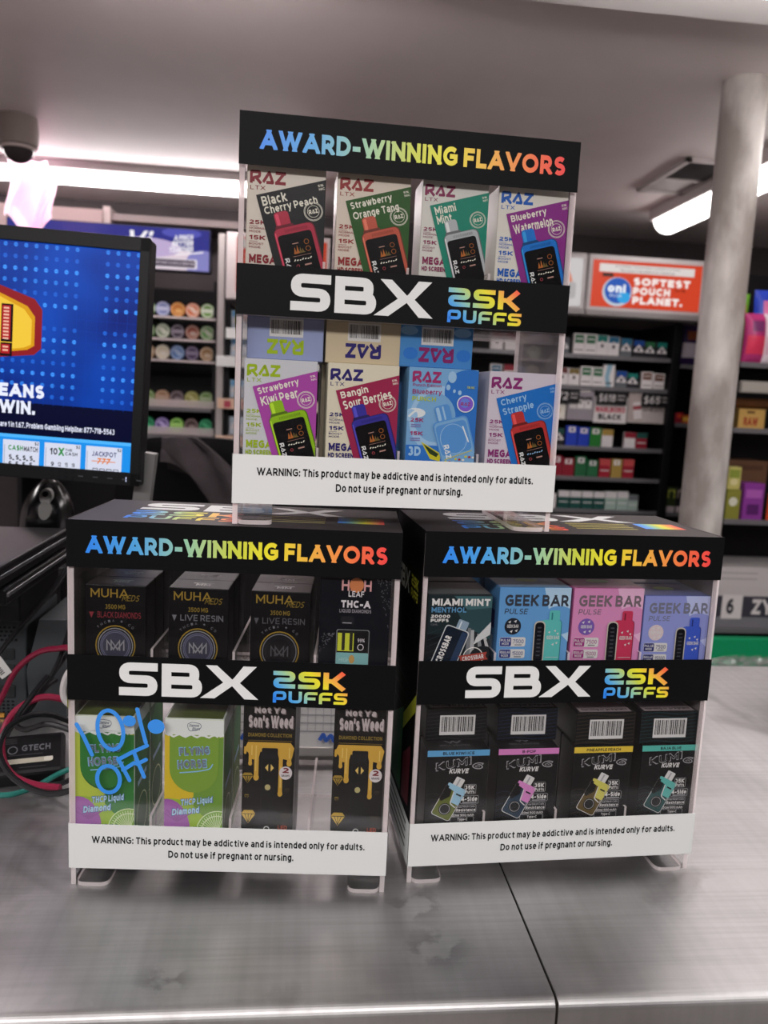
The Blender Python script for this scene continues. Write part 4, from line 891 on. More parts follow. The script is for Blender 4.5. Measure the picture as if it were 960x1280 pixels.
for i, x0 in enumerate((-95, -40, 12, 66, 120)):
    x1 = x0+47; q.rect(sx(x0), sy(544), sx(x1), sch/scw, ppr); q.line([(sx(x0+2), sy(550)), (sx(x0+2), sy(585))], .002, em('#a9b0c8', 1)); q.text('$2', sx(x1-6), sy(545), sx(x1-1), sy(549), ink, .02)
    if i == 2: q.text('CA$H', sx(x0+7), sy(550), sx(x0+26), sy(557), em('#2a8a3c', 1), .03); q.text('MATCH', sx(x0+27), sy(551), sx(x1-2), sy(557), ink, .03)
    if i == 3: q.text('10', sx(x0+7), sy(550), sx(x0+17), sy(558), ink, .03); q.text('X', sx(x0+18), sy(549), sx(x0+26), sy(559), em('#2a8a3c', 1), .05); q.text('THE', sx(x0+27), sy(550), sx(x0+36), sy(553), ink, .02); q.text('CASH', sx(x0+27), sy(554), sx(x1-4), sy(558), ink, .02)
    if i == 4: q.text('JACKPOT', sx(x0+8), sy(550), sx(x1-7), sy(556), em('#2c2a6c', 1), .02); q.text('777', sx(x0+15), sy(558), sx(x1-14), sy(565), em('#e07a28', 1), .04, .2); q.line([(sx(x0+8), sy(562)), (sx(x1-8), sy(562))], .002, em('#e07a28', 1))
    for r in range(3):
        for c in range(4):
            xx, yy = x0+8+9*c, 565+8*r
            if i == 2 or i < 2: q.text('S', sx(xx), sy(yy-3), sx(xx+4), sy(yy+3), ink, .04); q.line([(sx(xx+4.5), sy(yy+3)), (sx(xx+7), sy(yy+3))], .003, ink)
            elif i == 3: q.text(str((7*r+3*c+9) % 30), sx(xx+1), sy(yy+2), sx(xx+5), sy(yy+7), ink, .02)
            else: q.line([(sx(xx+2), sy(yy+6)), (sx(xx+8), sy(yy+6)), (sx(xx+8), sy(yy+11)), (sx(xx+2), sy(yy+11))], .0015, ink, True); q.line([(sx(xx+3), sy(yy+9)), (sx(xx+7), sy(yy+9))], .003, ink)
q.build('screen', mon)
a = M(); a.box(-.38, .03, .08, -.24, .05, .22, bez, .004); a.box(-.33, .035, -.062, -.29, .055, .1, bez, .003); a.build('stand_neck', mon)

# ------------------------------------------------------------------ things on the till side of the counter
# silver upright behind the marked display
a = M(); a.box(-.248, 1.05, 0, -.226, 1.07, .33, pm('#8f8f8e', .35, .5), .001, Matrix.Translation((-.237, 1.06, 0)) @ Matrix.Rotation(.12, 4, 'Y') @ Matrix.Translation((.237, -1.06, 0)))
tag(a.build('metal_bracket'), 'leaning grey metal upright under the monitor', 'bracket')
# handheld scanner standing in its cradle behind the trays
scn = tag(empty('barcode_scanner', (-.357, 1.165, 0)), 'glossy black handheld barcode scanner with grey trigger, in its cradle behind the trays', 'scanner')
gb = pm('#0b0b0d', .18, 0., 1., .5)
def sn(u, v):
    a_ = u*2*PI; k = math.sin(min(1., (1-v)*2.2)*PI/2)**.55*(.82+.18*math.sin(v*PI*.9+.4)); k = max(k, .02)
    return (.038*k*math.cos(a_)+.006*v*v, .034*k*math.sin(a_)-.004*v, .152+.128*v)
a = M(); a.grid(lambda u, v: sn(u, v), 32, 28, gb); a.face([sn(i/32, 0) for i in range(32)][::-1], gb); a.face([sn(i/32, 1) for i in range(32)], gb); a.build('scanner_body', scn, smooth=True)
a = M()
for cz, rx, rz_, m_, y in ((.2555, .0085, .0105, pm('#8d8d8c', .4, .3), -.0315), (.2365, .008, .0125, pm('#767674', .6), -.0345)):
    a.prism([(.008+rx*math.cos(i*PI/10), cz+rz_*math.sin(i*PI/10)) for i in range(20)], lambda u, v, w_: (u, w_+.2*(v-.24), v), y-.004, y+.016, m_)
a.prism([(.008+.004*math.cos(i*PI/8), .259+.004*math.sin(i*PI/8)) for i in range(16)], lambda u, v, w_: (u, w_, v), -.0345, -.024, BLACK); a.build('trigger', scn)
a = M(); a.tube([(.012+.012*math.cos(t*PI/6), -.0335-.003*math.sin(t*PI/6), .196+.005*math.sin(t*PI/6)) for t in range(7)], .0012, pm('#5a5a5c', .3, .5), 6); a.build('seam_ring', scn)
a = M(); a.lathe([(.042, 0), (.042, .01), (.02, .02), (.016, .12), (.03, .15), (.031, .1525)], pm('#101012', .3), 28); a.build('cradle', scn, smooth=True)
# trays over the till computer; black block added to fill the dark void below
a = M(); a.box(-.62, .96, .1276, -.325, 1.108, .172, pm('#08080a', .5), .003); tag(a.build('void_filler'), 'matt black filler block for the dark void between till computer and trays', 'block')
for i, (z, x1, y0, c) in enumerate(((.1725, -.306, .865, '#0f0f11'), (.1925, -.311, .815, '#131315'))):
    tt = tag(empty('till_tray', (0, 0, z)), ('lower' if i == 0 else 'upper') + ' of the two glossy black trays stacked over the till computer', 'tray', 'black trays over the till computer')
    a = M(); a.box(-.64, y0, 0, x1-.002, 1.112, .019 if i == 0 else .0235, pm(c, .4, 0., 1., .2), .003); a.build('tray_body', tt)
    a = M(); a.box(x1-.0025, y0+.001, .010, x1, 1.111, .0145, pm('#77777a', .25, .7), .0008); a.build('edge_trim', tt)
# till computer
pc = tag(empty('till_computer', (-.415, .98, -.010)), 'dark grey till computer with vents and drive slots, under the black filler block', 'computer')
gc = pm('#3c4043', .5); gd_ = pm('#26292b', .5)
a = M(); a.box(-.22, 0, .010, .088, .128, .137, gc, .003); a.build('case', pc)
a = M(); a.prism([(.092, .0), (.135, .0), (.135, .135), (.104, .135), (.088, .06)], lambda u, v, w_: (u, w_, v+.010) if v < .1 else (u, w_, v), .0, .128, pm('#43474a', .45)); a.build('side_fin', pc)
a = M()
for z0, z1 in ((.085, .098), (.062, .078), (.036, .052)): a.box(-.16, -.002, z0, .075, .001, z1, gd_, .001)
for z0 in (.091, .070): a.box(-.02, -.003, z0, .06, -.0015, z0+.003, pm('#6a6d70', .3, .4))
a.build('drive_bay', pc)
a = M()
for r in range(4):
    for c in range(24): a.box(.075-.0055*c-.002*(r % 2), -.0006, .108+.0052*r, .078-.0055*c-.002*(r % 2), .0005, .1105+.0052*r, BLACK)
for r in range(5):
    for c in range(14): a.box(.070-.0055*c, -.0006, .012+.0045*r, .073-.0055*c, .0005, .0142+.0045*r, BLACK)
a.build('vent', pc)
a = M()
for dx in (.045, .056, .067): a.box(dx, -.003, .0115, dx+.006, 0, .0165, pm('#c08a3c', .3, .5))
a.build('audio_jack', pc)
# cables
def cable(label, pts, r, m_, name='cable'):
    P = [Vector(p) for p in pts]; out = []
    for i in range(len(P)-1):
        p0, p1, p2, p3 = P[max(i-1, 0)], P[i], P[i+1], P[min(i+2, len(P)-1)]
        for j in range(8):
            t = j/8; out.append(.5*((2*p1)+(-p0+p2)*t+(2*p0-5*p1+4*p2-p3)*t*t+(-p0+3*p1-3*p2+p3)*t**3))
    out.append(P[-1]); a = M(); a.tube(out, r, m_, 8); return tag(a.build(name, smooth=True), label, 'cable', 'cables beside the till computer')
red = pm('#8e2340', .4); blkc = pm('#17171a', .4)
def onp(px, py, Y):          # a point of the photograph's cable bundle, laid at a chosen depth
    d = fw + rt*((px-480)/1000.85) - up*((py-640)/1000.85); t = Y/d.y; return (d.x*t, Y, .4108+d.z*t)
cable('red cable arching highest over the adapter', [onp(-8, 892, .92), onp(4, 868, .91), onp(20, 838, .90), onp(45, 817, .885), onp(70, 811, .87), onp(92, 816, .86), (-.235, .90, .06)], .0033, red)
cable('red cable looping around the adapter', [onp(100, 885, .84), onp(78, 874, .83), onp(50, 872, .825), onp(20, 888, .815), onp(4, 915, .80), onp(3, 945, .795), onp(15, 968, .785), onp(40, 980, .775), onp(75, 985, .765)], .0035, red)
cable('teal cable lying lowest on the counter', [onp(-10, 994, .755), onp(15, 993, .76), onp(45, 983, .78), onp(72, 968, .80), onp(95, 958, .80)], .0028, pm('#2c7a70', .4))
cable('white cable beside the marked display', [onp(100, 828, .82), onp(86, 840, .82), onp(79, 858, .82), onp(81, 875, .82), onp(95, 886, .82)], .0032, pm('#d0cccc', .4))
for i, p in enumerate(([(98, 800), (60, 850), (20, 900), (5, 930), (8, 955), (40, 972), (95, 978)], [(92, 770), (70, 835), (40, 875), (10, 905), (3, 930), (12, 960), (50, 985), (95, 972)], [(60, 845), (40, 870), (20, 900), (30, 912), (60, 905), (95, 915)], [(98, 690), (60, 745), (20, 790), (-8, 825)], [(95, 905), (60, 893), (30, 897), (6, 915), (0, 945), (20, 975), (60, 992), (100, 985)], [(70, 850), (55, 862), (35, 890), (15, 905)])):
    cable(('black cable running from behind the display to the adapter', 'black cable sagging under the red loop', 'black cable kinked above the adapter', 'black cable crossing the front of the till computer', 'black cable circling outside the red loop', 'short black cable end above the adapter')[i], [onp(x, y, (.93, .90, .84, .95, .80, .86)[i]-.018*j*(i != 3)) for j, (x, y) in enumerate(p)], .0028, blkc)
ad = tag(empty('power_adapter', (-.276, .83, .008), .30), 'black power adapter with white label strip inside the cable loop', 'adapter')
ad.rotation_euler = (.55, 0, .25)
a = M(); a.box(-.036, -.024, 0, .036, .024, .026, pm('#1b1b1d', .45), .004); a.build('adapter_body', ad)
q = Art((-.036, -.024, .026), (1, 0, 0), (0, 1, 0), .072, .048, .0002)
q.rect(.2, .42, .82, .50, pm('#b9b4a4'), .02); q.rect(.72, .42, .84, .49, pm('#d4d0c4'), .02); q.ring(.3, .27, .06, .06, .015, mut); q.text('GTECH', .42, .2, .8, .3, mut, .02); 
for i in range(4): q.line([(.1, .08+.025*i), (.35, .08+.025*i)], .008, pm('#4a4a4c'))
q.line([(.25, .36), (.7, .36)], .01, pm('#4a4a4c')); q.line([(.4, .57), (.75, .57)], .01, pm('#4a4a4c')); q.build('adapter_print', ad)
a = M(); a.face([onp(0, 820, .9), onp(15, 840, .9), onp(3, 849, .9), onp(-14, 832, .9)], PAPER)
qv = [Vector(p) for p in (onp(0, 820, .9), onp(15, 840, .9), onp(3, 849, .9), onp(-14, 832, .9))]
nrm = (qv[1]-qv[0]).cross(qv[3]-qv[0]).normalized()
a = M(); a.geo([p+nrm*.0004 for p in qv]+[p-nrm*.0004 for p in qv], [(0, 1, 2, 3), (7, 6, 5, 4), (0, 4, 5, 1), (1, 5, 6, 2), (2, 6, 7, 3), (3, 7, 4, 0)], PAPER)
for i in range(7):
    f0 = .15+.1*i; p = [qv[0].lerp(qv[1], f0), qv[0].lerp(qv[1], f0+.05), qv[3].lerp(qv[2], f0+.05), qv[3].lerp(qv[2], f0)]
    b0 = [x.lerp(y, .45) for x, y in ((p[0], p[3]), (p[1], p[2]))]; b1 = [x.lerp(y, .85) for x, y in ((p[0], p[3]), (p[1], p[2]))]
    for sgn in (1, -1): a.face([x+nrm*.0006*sgn for x in (b0[0], b0[1], b1[1], b1[0])], BLACK)
tag(a.build('cable_tag'), 'small white barcode tag on the cables by the till computer', 'tag')
# payment terminal at the right edge of the counter
tm = tag(empty('card_terminal', (.708, 1.0, 0), -.56), 'black card terminal at the edge of the counter beyond the displays', 'terminal')
a = M(); a.prism([(0, 0), (.16, 0), (.16, .08), (.02, .115), (0, .105)], lambda u, v, w_: (w_, u, v), -.028, .085, pm('#121315', .35)); a.build('terminal_body', tm)
a = M(); a.prism([(.03, .1128), (.15, .0828), (.15, .0838), (.03, .1138)], lambda u, v, w_: (w_, u, v), -.02, .077, pm('#2c3036', .2)); a.build('terminal_screen', tm)
a = M(); a.box(-.031, .01, .03, -.028, .1, .034, pm('#4a4c50', .3)); a.build('card_slot', tm)
# office chair with a jacket over it
ch = tag(empty('office_chair', (-.27, 2.05, -.95)), 'black office chair under the jacket, behind the displays', 'chair')
cb = pm('#0d0d0f', .6)
def seatback(u, v):
    x = (u-.5)*.44; z = .62+.62*v; h = 1-(2*abs(u-.5))**4*.25*(v > .6)
    return (x*(1-.25*v**4), .03*math.cos((u-.5)*PI)+.02*math.sin(v*PI), z*1-(1-h)*.1)
a = M(); n_ = 16
fv = [seatback(i/n_, j/n_) for j in range(n_+1) for i in range(n_+1)]; bv = [(x, y+.05, z) for x, y, z in fv]; Q = n_+1; T_ = Q*Q
fs = [(j*Q+i, j*Q+i+1, (j+1)*Q+i+1, (j+1)*Q+i) for j in range(n_) for i in range(n_)]; fs += [tuple(T_+k for k in f[::-1]) for f in fs]
bd_ = [i for i in range(Q)]+[j*Q+n_ for j in range(1, Q)]+[n_*Q+i for i in range(n_-1, -1, -1)]+[j*Q for j in range(n_-1, 0, -1)]
fs += [(bd_[k], T_+bd_[k], T_+bd_[(k+1) % len(bd_)], bd_[(k+1) % len(bd_)]) for k in range(len(bd_))]
a.geo(fv+bv, fs, cb); a.build('backrest', ch, smooth=True)
a = M(); a.box(-.23, .04, .46, .23, .48, .54, cb, .02); a.build('seat', ch)
a = M(); a.tube([(0, .26, .08), (0, .26, .47)], .028, pm('#2a2a2c', .3)); a.tube([(0, .3, .5), (0, .1, .5), (0, .075, .7)], .02, pm('#2a2a2c', .3)); a.build('chair_post', ch)
for i in range(5):
    t = i*2*PI/5; a = M(); a.tube([(0, .26, .1), (.26*math.cos(t), .26+.26*math.sin(t), .065)], .022, pm('#202022', .4), r1=.014); lg = a.build('leg', ch)
    a = M(); a.lathe([(.03, -.012), (.03, .012)], BLACK, 16, Matrix.Translation((.26*math.cos(t), .26+.26*math.sin(t), .03)) @ Matrix.Rotation(PI/2, 4, 'X')); a.build('caster', lg)
jm = noisy('jacket_cloth', '#2a2427', '#3a3336', 14, .9)
def jk(u, v, d=0):
    x = -.20+.27*u; zt = .30-.15*max(0, u-.30)**1.2/.45-.01*(1-u)
    if v < .5: t = v/.5; z = zt-(1-t)*(.05+.17*u**1.2)+.008*math.sin(9*u+7*t); y = 1.985-.02*(1-t)+.012*math.sin(u*14+t*3)
    else: t = (v-.5)/.5; z = zt+.02*math.sin(t*PI)-.28*t**2.2; y = 1.985+.16*t
    return (x-.01*math.sin(u*5)+.025*(1-v)*u, y+d*.3, z+d)
a = M(); a.grid(jk, 24, 24, jm); a.grid(lambda u, v: jk(u, v, .006), 24, 24, jm)
tag(a.build('jacket', loc=(-.14, 0, -.005), smooth=True), 'charcoal jacket draped over the chair back', 'jacket')

# ------------------------------------------------------------------ ceiling things
tube_m = em('#fff4f4', 15.0); white_met = pm('#cfc8c6', .5)
def batten(loc, x0, x1, label, m_):
    lf = tag(empty('tube_light', loc), label, 'light fixture')
    a = M(); a.box(x0, -.055, -.03, x1, .055, 0, white_met, .003); a.build('housing', lf)
    a = M(); a.tube([(x0+.03, 0, -.056), (x1-.03, 0, -.056)], .025, m_, 16); a.build('tube', lf, smooth=True)
    for x in (x0+.012, x1-.012):
        a = M(); a.box(x-.012, -.03, -.085, x+.012, .03, -.028, white_met, .002); a.build('tube_holder', lf)
batten((-.75, 3.56, 1.30), -1.2, .75, 'long white fluorescent batten along the ceiling above the round cans', tube_m)
batten((-.25, 1.56, 1.225), -.34, .34, 'added short white fluorescent batten, unseen under the soffit, brightening the till side', em('#fff2f2', 30.0))  # helper lamp above the view, added to brighten counter back and ceiling
batten((1.4, 1.46, 1.225), -.95, .7, 'added white fluorescent batten, unseen under the soffit, brightening the steel post and ceiling', em('#fff6f4', 14.0))  # second helper lamp out of view, added to lift soffit, post and ceiling
rl = tag(empty('tube_light', (1.58, 2.67, 1.30)), 'white wraparound fluorescent light running back past the steel post', 'light fixture')
a = M(); a.box(-.075, -.93, -.05, .075, .93, 0, white_met, .004); a.build('housing', rl)
a = M(); n_ = 12; pr = [(.062*math.cos(PI+i*PI/n_), -.05+.055*math.sin(PI+i*PI/n_)) for i in range(n_+1)]
a.prism(pr, lambda u, v, w_: (u, w_, v), -.90, .90, em('#fff6f4', 6.5)); a.build('diffuser', rl, smooth=True)
vt = tag(empty('ceiling_vent', (1.41, 3.06, 1.30)), 'white framed air vent in the ceiling beside the steel post', 'vent')
a = M()
for x0, y0, x1, y1 in ((-.10, -.22, -.08, .22), (.08, -.22, .10, .22), (-.10, -.22, .10, -.2), (-.10, .2, .10, .22), (-.08, .02, .08, .03)): a.box(x0, y0, -.014, x1, y1, 0, pm('#b9b2b0', .5), .001)
a.build('vent_frame', vt)
a = M(); a.box(-.08, -.2, -.003, .08, .02, -.001, pm('#2a2728', .7)); a.box(-.08, .03, -.006, .08, .2, -.001, pm('#a8a2a0', .6)); a.build('vent_backing', vt)
for i in range(9):
    a = M(); a.box(-.08, -.012, -.001, .08, .012, .001, pm('#5c5758', .5), 0, Matrix.Translation((0, -.19+.0235*i, -.008)) @ Matrix.Rotation(.6, 4, 'X')); a.build('slat', vt)
dm = tag(empty('dome_camera', (-1.0, 3.0, 1.30)), 'beige dome security camera on the ceiling over the pink cloth', 'camera')
a = M(); a.lathe([(.062, 0), (.066, -.045), (.064, -.095), (.05, -.10)], pm('#8f8580', .5), 32); a.build('mount', dm, smooth=True)
a = M(); a.lathe([(.052*math.cos(t*PI/16), -.099-.052*math.sin(t*PI/16)) for t in range(9)], pm('#3c3638', .12), 32); a.build('dome', dm, smooth=True)
a = M(); a.lathe([(.055, -.098), (.057, -.108), (.051, -.108)], pm('#c8bcb8', .4), 32); a.build('trim_ring', dm, smooth=True)
pk_m = sheet('pink_cloth', (.8, .6, .72), .5, .9, (.92, .72, .84))
def cl(u, v): return (-1.15+.155*u+.012*math.sin(v*5), 3.40+.02*math.sin(u*11+v*2)-.03*v, 1.235-.20*v*(1+.25*math.sin(u*5.5+4.2)))
a = M(); a.grid(cl, 30, 14, pk_m); a.grid(lambda u, v: (lambda p: (p[0]-.03, p[1]+.012, p[2]+.03-.06*v))(cl(u, v)), 30, 14, pk_m)
tag(a.build('pink_cloth', smooth=True), 'thin pink cloth hanging from the end of the long light', 'cloth')

# ------------------------------------------------------------------ cigarette wall
rk = pm('#121214', .5); lipm = pm('#77767a', .35, .3)
def shelving(name, label, x0, x1, levels, y0=3.78, top=.83, dep=.39):
    S = tag(empty(name, (0, 0, -.95)), label, 'shelving')
    def pt(nm, *b, m_=rk, bev=.001): a = M(); a.box(*b, m_, bev); return a.build(nm, S)
    yb = y0+dep; pt('back_panel', x0, yb, 0, x1, yb+.028, .95+top)
    for x in (x0, x1-.02): pt('side_panel', x, y0+.01, 0, x+.02, yb, .95+top)
    for z in levels:
        b = pt('shelf', x0+.021, y0+.01, .95+z-.022, x1-.021, yb-.001, .95+z-.012)
        a = M(); a.box(x0+.021, y0-.004, .95+z-.022, x1-.021, y0+.009, .95+z-.002, lipm, .001); a.build('shelf_lip', b)
    return S
LV = [.668, .520, .230, .082, -.078]
cw = shelving('cigarette_shelving', 'black cigarette shelving with grey shelf lips under the orange advert', .74, 1.775, LV)
a = M(); a.box(1.753, 3.755, 0, 1.785, 3.79, 1.785, rk, .002); a.build('upright_post', cw)
def pack(x, z, W, H, c1, c2, label, style=0, y=3.795, D=.022, grp='cigarette packs on the black shelving'):
    a = M(); a.box(-W/2, 0, 0, W/2, D, H, pm(c1, .4), .001)
    o = tag(a.build('cigarette_pack', None, (x, y, z)), label, 'pack', grp)
    q = Art((-W/2, 0, 0), (1, 0, 0), (0, 0, 1), W, H, .0003); k = H/W; m2 = pm(c2, .4); dk = pm('#4a4448')
    if style == 0: q.rect(.05, .02, .95, .3*k, m2); q.poly([(.05, .55*k), (.5, .22*k), (.95, .55*k), (.95, .62*k), (.05, .62*k)], pm('#e4dfe0')); q.ell(.5, .48*k, .13, .16, dk)
    elif style == 1: q.rect(.1, .06*k, .9, .42*k, m2); q.rect(.2, .2*k, .8, .26*k, PAPER); q.rect(.1, .7*k, .9, .74*k, dk)
    elif style == 2: q.rect(.2, .05*k, .8, .3*k, pm('#e4dfe0'), .06); q.ell(.5, .17*k, .12, .14, m2)
    elif style == 3: q.rect(.0, .0, 1, .32*k, m2); q.rect(.1, .55*k, .9, .6*k, PAPER)
    else: q.poly([(.3, 0), (.75, 0), (.5, .5*k), (.75, k), (.3, k), (.12, .5*k)], m2); q.rect(.2, .74*k, .8, .8*k, dk)
    q.build('pack_print', o); return o
ORD = ['first', 'second', 'third', 'fourth', 'fifth', 'sixth', 'seventh', 'eighth', 'ninth', 'tenth', 'eleventh', 'twelfth', 'thirteenth', 'fourteenth', 'fifteenth']
CN = {'#e6e2e2': 'white', '#d8d4d6': 'pale grey', '#2a6a8c': 'blue', '#1f4c9a': 'deep blue', '#2a44b8': 'royal blue', '#1e7a70': 'teal', '#8e2434': 'dark red', '#2c6a44': 'green', '#a98e4a': 'gold', '#a02838': 'red', '#24504a': 'dark teal', '#9fb4ac': 'grey-green', '#2c2a30': 'black', '#3a7a84': 'turquoise', '#6a3a26': 'brown', '#2c7a34': 'leaf green', '#c8d4e0': 'icy white', '#6a6f74': 'grey'}
Wt = '#e6e2e2'
ROWS = [  # shelf level, name, list of (x, W, H, c1, c2, style) from the post leftwards
 (.668, 'topmost', [(1.715, .054, .086, '#2c2a30', '#1e7a70', 0), (1.655, .054, .086, '#2c2a30', '#2c6a44', 0), (1.598, .056, .09, '#2c2a30', '#1f4c9a', 0), (1.535, .056, .095, '#6a6f74', '#2a6a8c', 0), (1.472, .056, .1, Wt, '#2a6a8c', 0), (1.415, .055, .104, Wt, '#1e7a70', 0), (1.358, .055, .106, Wt, '#2c6a44', 1), (1.301, .055, .106, Wt, '#2c6a44', 1), (1.225, .055, .084, '#6a6f74', '#4a4a50', 0), (1.168, .055, .084, '#6a6f74', '#4a4a50', 0), (1.04, .06, .09, Wt, '#a02838', 3), (.97, .06, .09, Wt, '#a02838', 3), (.90, .06, .09, Wt, '#a02838', 0)]),
 (.520, 'second', [(1.715, .055, .085, Wt, '#6a3a26', 1), (1.655, .055, .09, Wt, '#6a3a26', 1), (1.582, .056, .08, '#2c2a30', '#1e7a70', 0), (1.524, .056, .088, '#6a6f74', '#1f4c9a', 0), (1.462, .055, .115, Wt, '#8fb8cc', 4), (1.406, .055, .1, Wt, '#2c6a44', 1), (1.349, .055, .102, Wt, '#2c6a44', 1), (1.288, .055, .088, Wt, '#7a6a3a', 0), (1.230, .055, .09, Wt, '#6a3a3a', 0), (1.17, .055, .09, Wt, '#1e7a70', 0), (1.10, .055, .095, Wt, '#a02838', 3), (1.035, .055, .095, Wt, '#a02838', 0), (.97, .055, .09, Wt, '#8e2434', 3), (.905, .055, .09, Wt, '#2a6a8c', 1)]),
 (.230, 'third', [(1.655, .056, .085, '#8e2434', '#24504a', 3), (1.595, .056, .085, '#d8d4d6', '#8e2434', 3), (1.48, .056, .095, '#d8d4d6', '#a98e4a', 3), (1.42, .056, .1, '#2c7a34', '#2c6a44', 2), (1.36, .056, .1, '#2a44b8', '#1f3c9a', 2), (1.30, .056, .105, '#2a44b8', '#1f3c9a', 2), (1.235, .055, .09, '#2c2a30', '#24504a', 0), (1.175, .055, .09, '#2c2a30', '#24504a', 0), (1.115, .055, .1, Wt, '#24504a', 3), (1.03, .055, .09, '#2a44b8', '#1f3c9a', 2), (.96, .055, .09, Wt, '#2c2a30', 3), (.90, .055, .09, Wt, '#2c2a30', 3)]),
 (.082, 'fourth', [(1.60, .055, .1, '#a02838', '#c05050', 3), (1.54, .055, .1, '#a98e4a', '#c0aa6a', 2), (1.48, .055, .098, '#a02838', '#c05050', 3), (1.418, .055, .09, '#2c6a44', '#24504a', 2), (1.358, .055, .105, '#2c6a44', '#24504a', 2), (1.295, .058, .095, '#8e2434', '#8e2434', 2), (1.235, .058, .105, '#8e2434', '#8e2434', 2), (1.165, .055, .1, '#d8d4d6', '#2a6a8c', 1), (1.105, .055, .095, '#d8d4d6', '#2a6a8c', 1), (1.03, .055, .09, '#8e2434', '#c05050', 2), (.96, .055, .09, '#2c6a44', '#24504a', 2)]),
 (-.078, 'bottom', [(1.64, .05, .085, '#9fb4ac', '#6a6f74', 3), (1.585, .056, .1, '#9fb4ac', '#d8d4d6', 3), (1.525, .056, .098, '#9fb4ac', '#d8d4d6', 3), (1.465, .056, .095, '#24504a', '#d8d4d6', 3), (1.405, .056, .095, '#24504a', '#d8d4d6', 3), (1.345, .056, .095, '#24504a', '#d8d4d6', 3), (1.285, .056, .095, '#24504a', '#d8d4d6', 3), (1.222, .048, .08, Wt, '#24504a', 2), (1.15, .056, .1, '#3a7a84', '#2a6a74', 0), (1.09, .056, .1, '#3a7a84', '#2a6a74', 0)])]
for z, rn, lst in ROWS:
    for i, (x, W, H, c1, c2, stl) in enumerate(lst):
        pack(x, z-.0115, W, H, c1, c2, f'{CN[c1]} cigarette pack, {ORD[i]} from the black upright on the {rn} shelf', stl, y=3.80)
# price tickets and adverts clipped to the third level
tk = pm('#1a191c', .5); tw = pm('#c4c0c0', .5)
for i, (x, t, nm) in enumerate(((1.475, '$6.18', 'beside the white and red advert'), (1.70, '$6.5', 'next to the black upright'), (1.24, '$7.2', 'above the pack picture card'))):
    a = M(); a.box(-.075, 0, 0, .075, .003, .065, tk); o = a.build('price_ticket', None, (x, 3.772, .432)); q = Art((-.075, 0, 0), (1, 0, 0), (0, 0, 1), .15, .065, .0003)
    q.text(t.replace('.', ''), .08, .08, .62, .36, tw, .02, .1); q.text('EACH', .7, .1, .93, .18, tw, .02); q.line([(.7, .26), (.92, .26)], .03, tw); q.build('ticket_print', o)
    tag(o, 'black price ticket with white digits ' + nm, 'price tag', 'black price tickets')
def card(x0, z0, x1, z1, fn, label, base='#d0cbcc', y=3.786):
    a = M(); a.box(0, 0, 0, x1-x0, .004, z1-z0, pm(base, .5)); o = a.build('advert_card', None, (x0, y, z0)); q = Art((0, 0, 0), (1, 0, 0), (0, 0, 1), x1-x0, z1-z0, .0003); fn(q); q.build('card_print', o); tag(o, label, 'sign')
def ad1(q): q.text('GET MORE', .1, .1, .9, .22, pm('#3a363a'), .03); q.text('MARLBORO', .05, .29, .95, .45, pm('#c02848'), .06); q.text('BLACK', .15, .5, .85, .66, pm('#222024'), .06)
card(1.395, .345, 1.56, .470, ad1, 'white advert card with red and black lettering under the price ticket', '#dcd8d8')
def ad2(q):
    q.rect(.0, .0, 1, .12, pm('#b0aab0'))
    for i in range(3): q.rect(.08+.29*i, .42, .34+.29*i, .8, pm('#e2dede')); q.rect(.08+.29*i, .36, .34+.29*i, .5, pm('#3c383c')); q.poly([(.08+.29*i, .62), (.21+.29*i, .45), (.34+.29*i, .62)], pm('#e2dede')); q.ell(.21+.29*i, .58, .04, .05, tk)
    q.rect(.1, .05, .85, .2, pm('#e0dada'))
card(1.262, .352, 1.392, .512, ad2, 'grey card picturing three packs on the third level', '#9a949c')
def ad3(q): q.rect(0, 0, .4, .8, pm('#b4a8a4')); q.push(.12, .3, 8); q.rect(0, 0, .22, .45, pm('#dad4d4')); q.rect(0, .1, .22, .2, pm('#a04850')); q.pop(); q.text('Basic', .42, .3, .98, .52, pm('#77706e'), .0); q.ell(.45, .08, .12, .08, pm('#e0dada'))
card(1.565, .352, 1.75, .505, ad3, 'beige grey advert card with large letters next to the upright', '#bdb5b2')
card(1.17, .352, 1.255, .425, lambda q: (q.rect(.1, .15, .9, .7, pm('#e6e2d8')), q.text('60', .3, .25, .7, .45, pm('#b08a3a'), .02)), 'small cream card on the third level', '#dcd8d0')
def ad4(q): q.text('NEW', .1, .1, .9, .25, pm('#a02838'), .05); q.rect(.1, .35, .9, .5, pm('#a02838'))
card(.90, .352, 1.12, .49, ad4, 'white and red advert card behind the stacked display', '#d8d2d2')
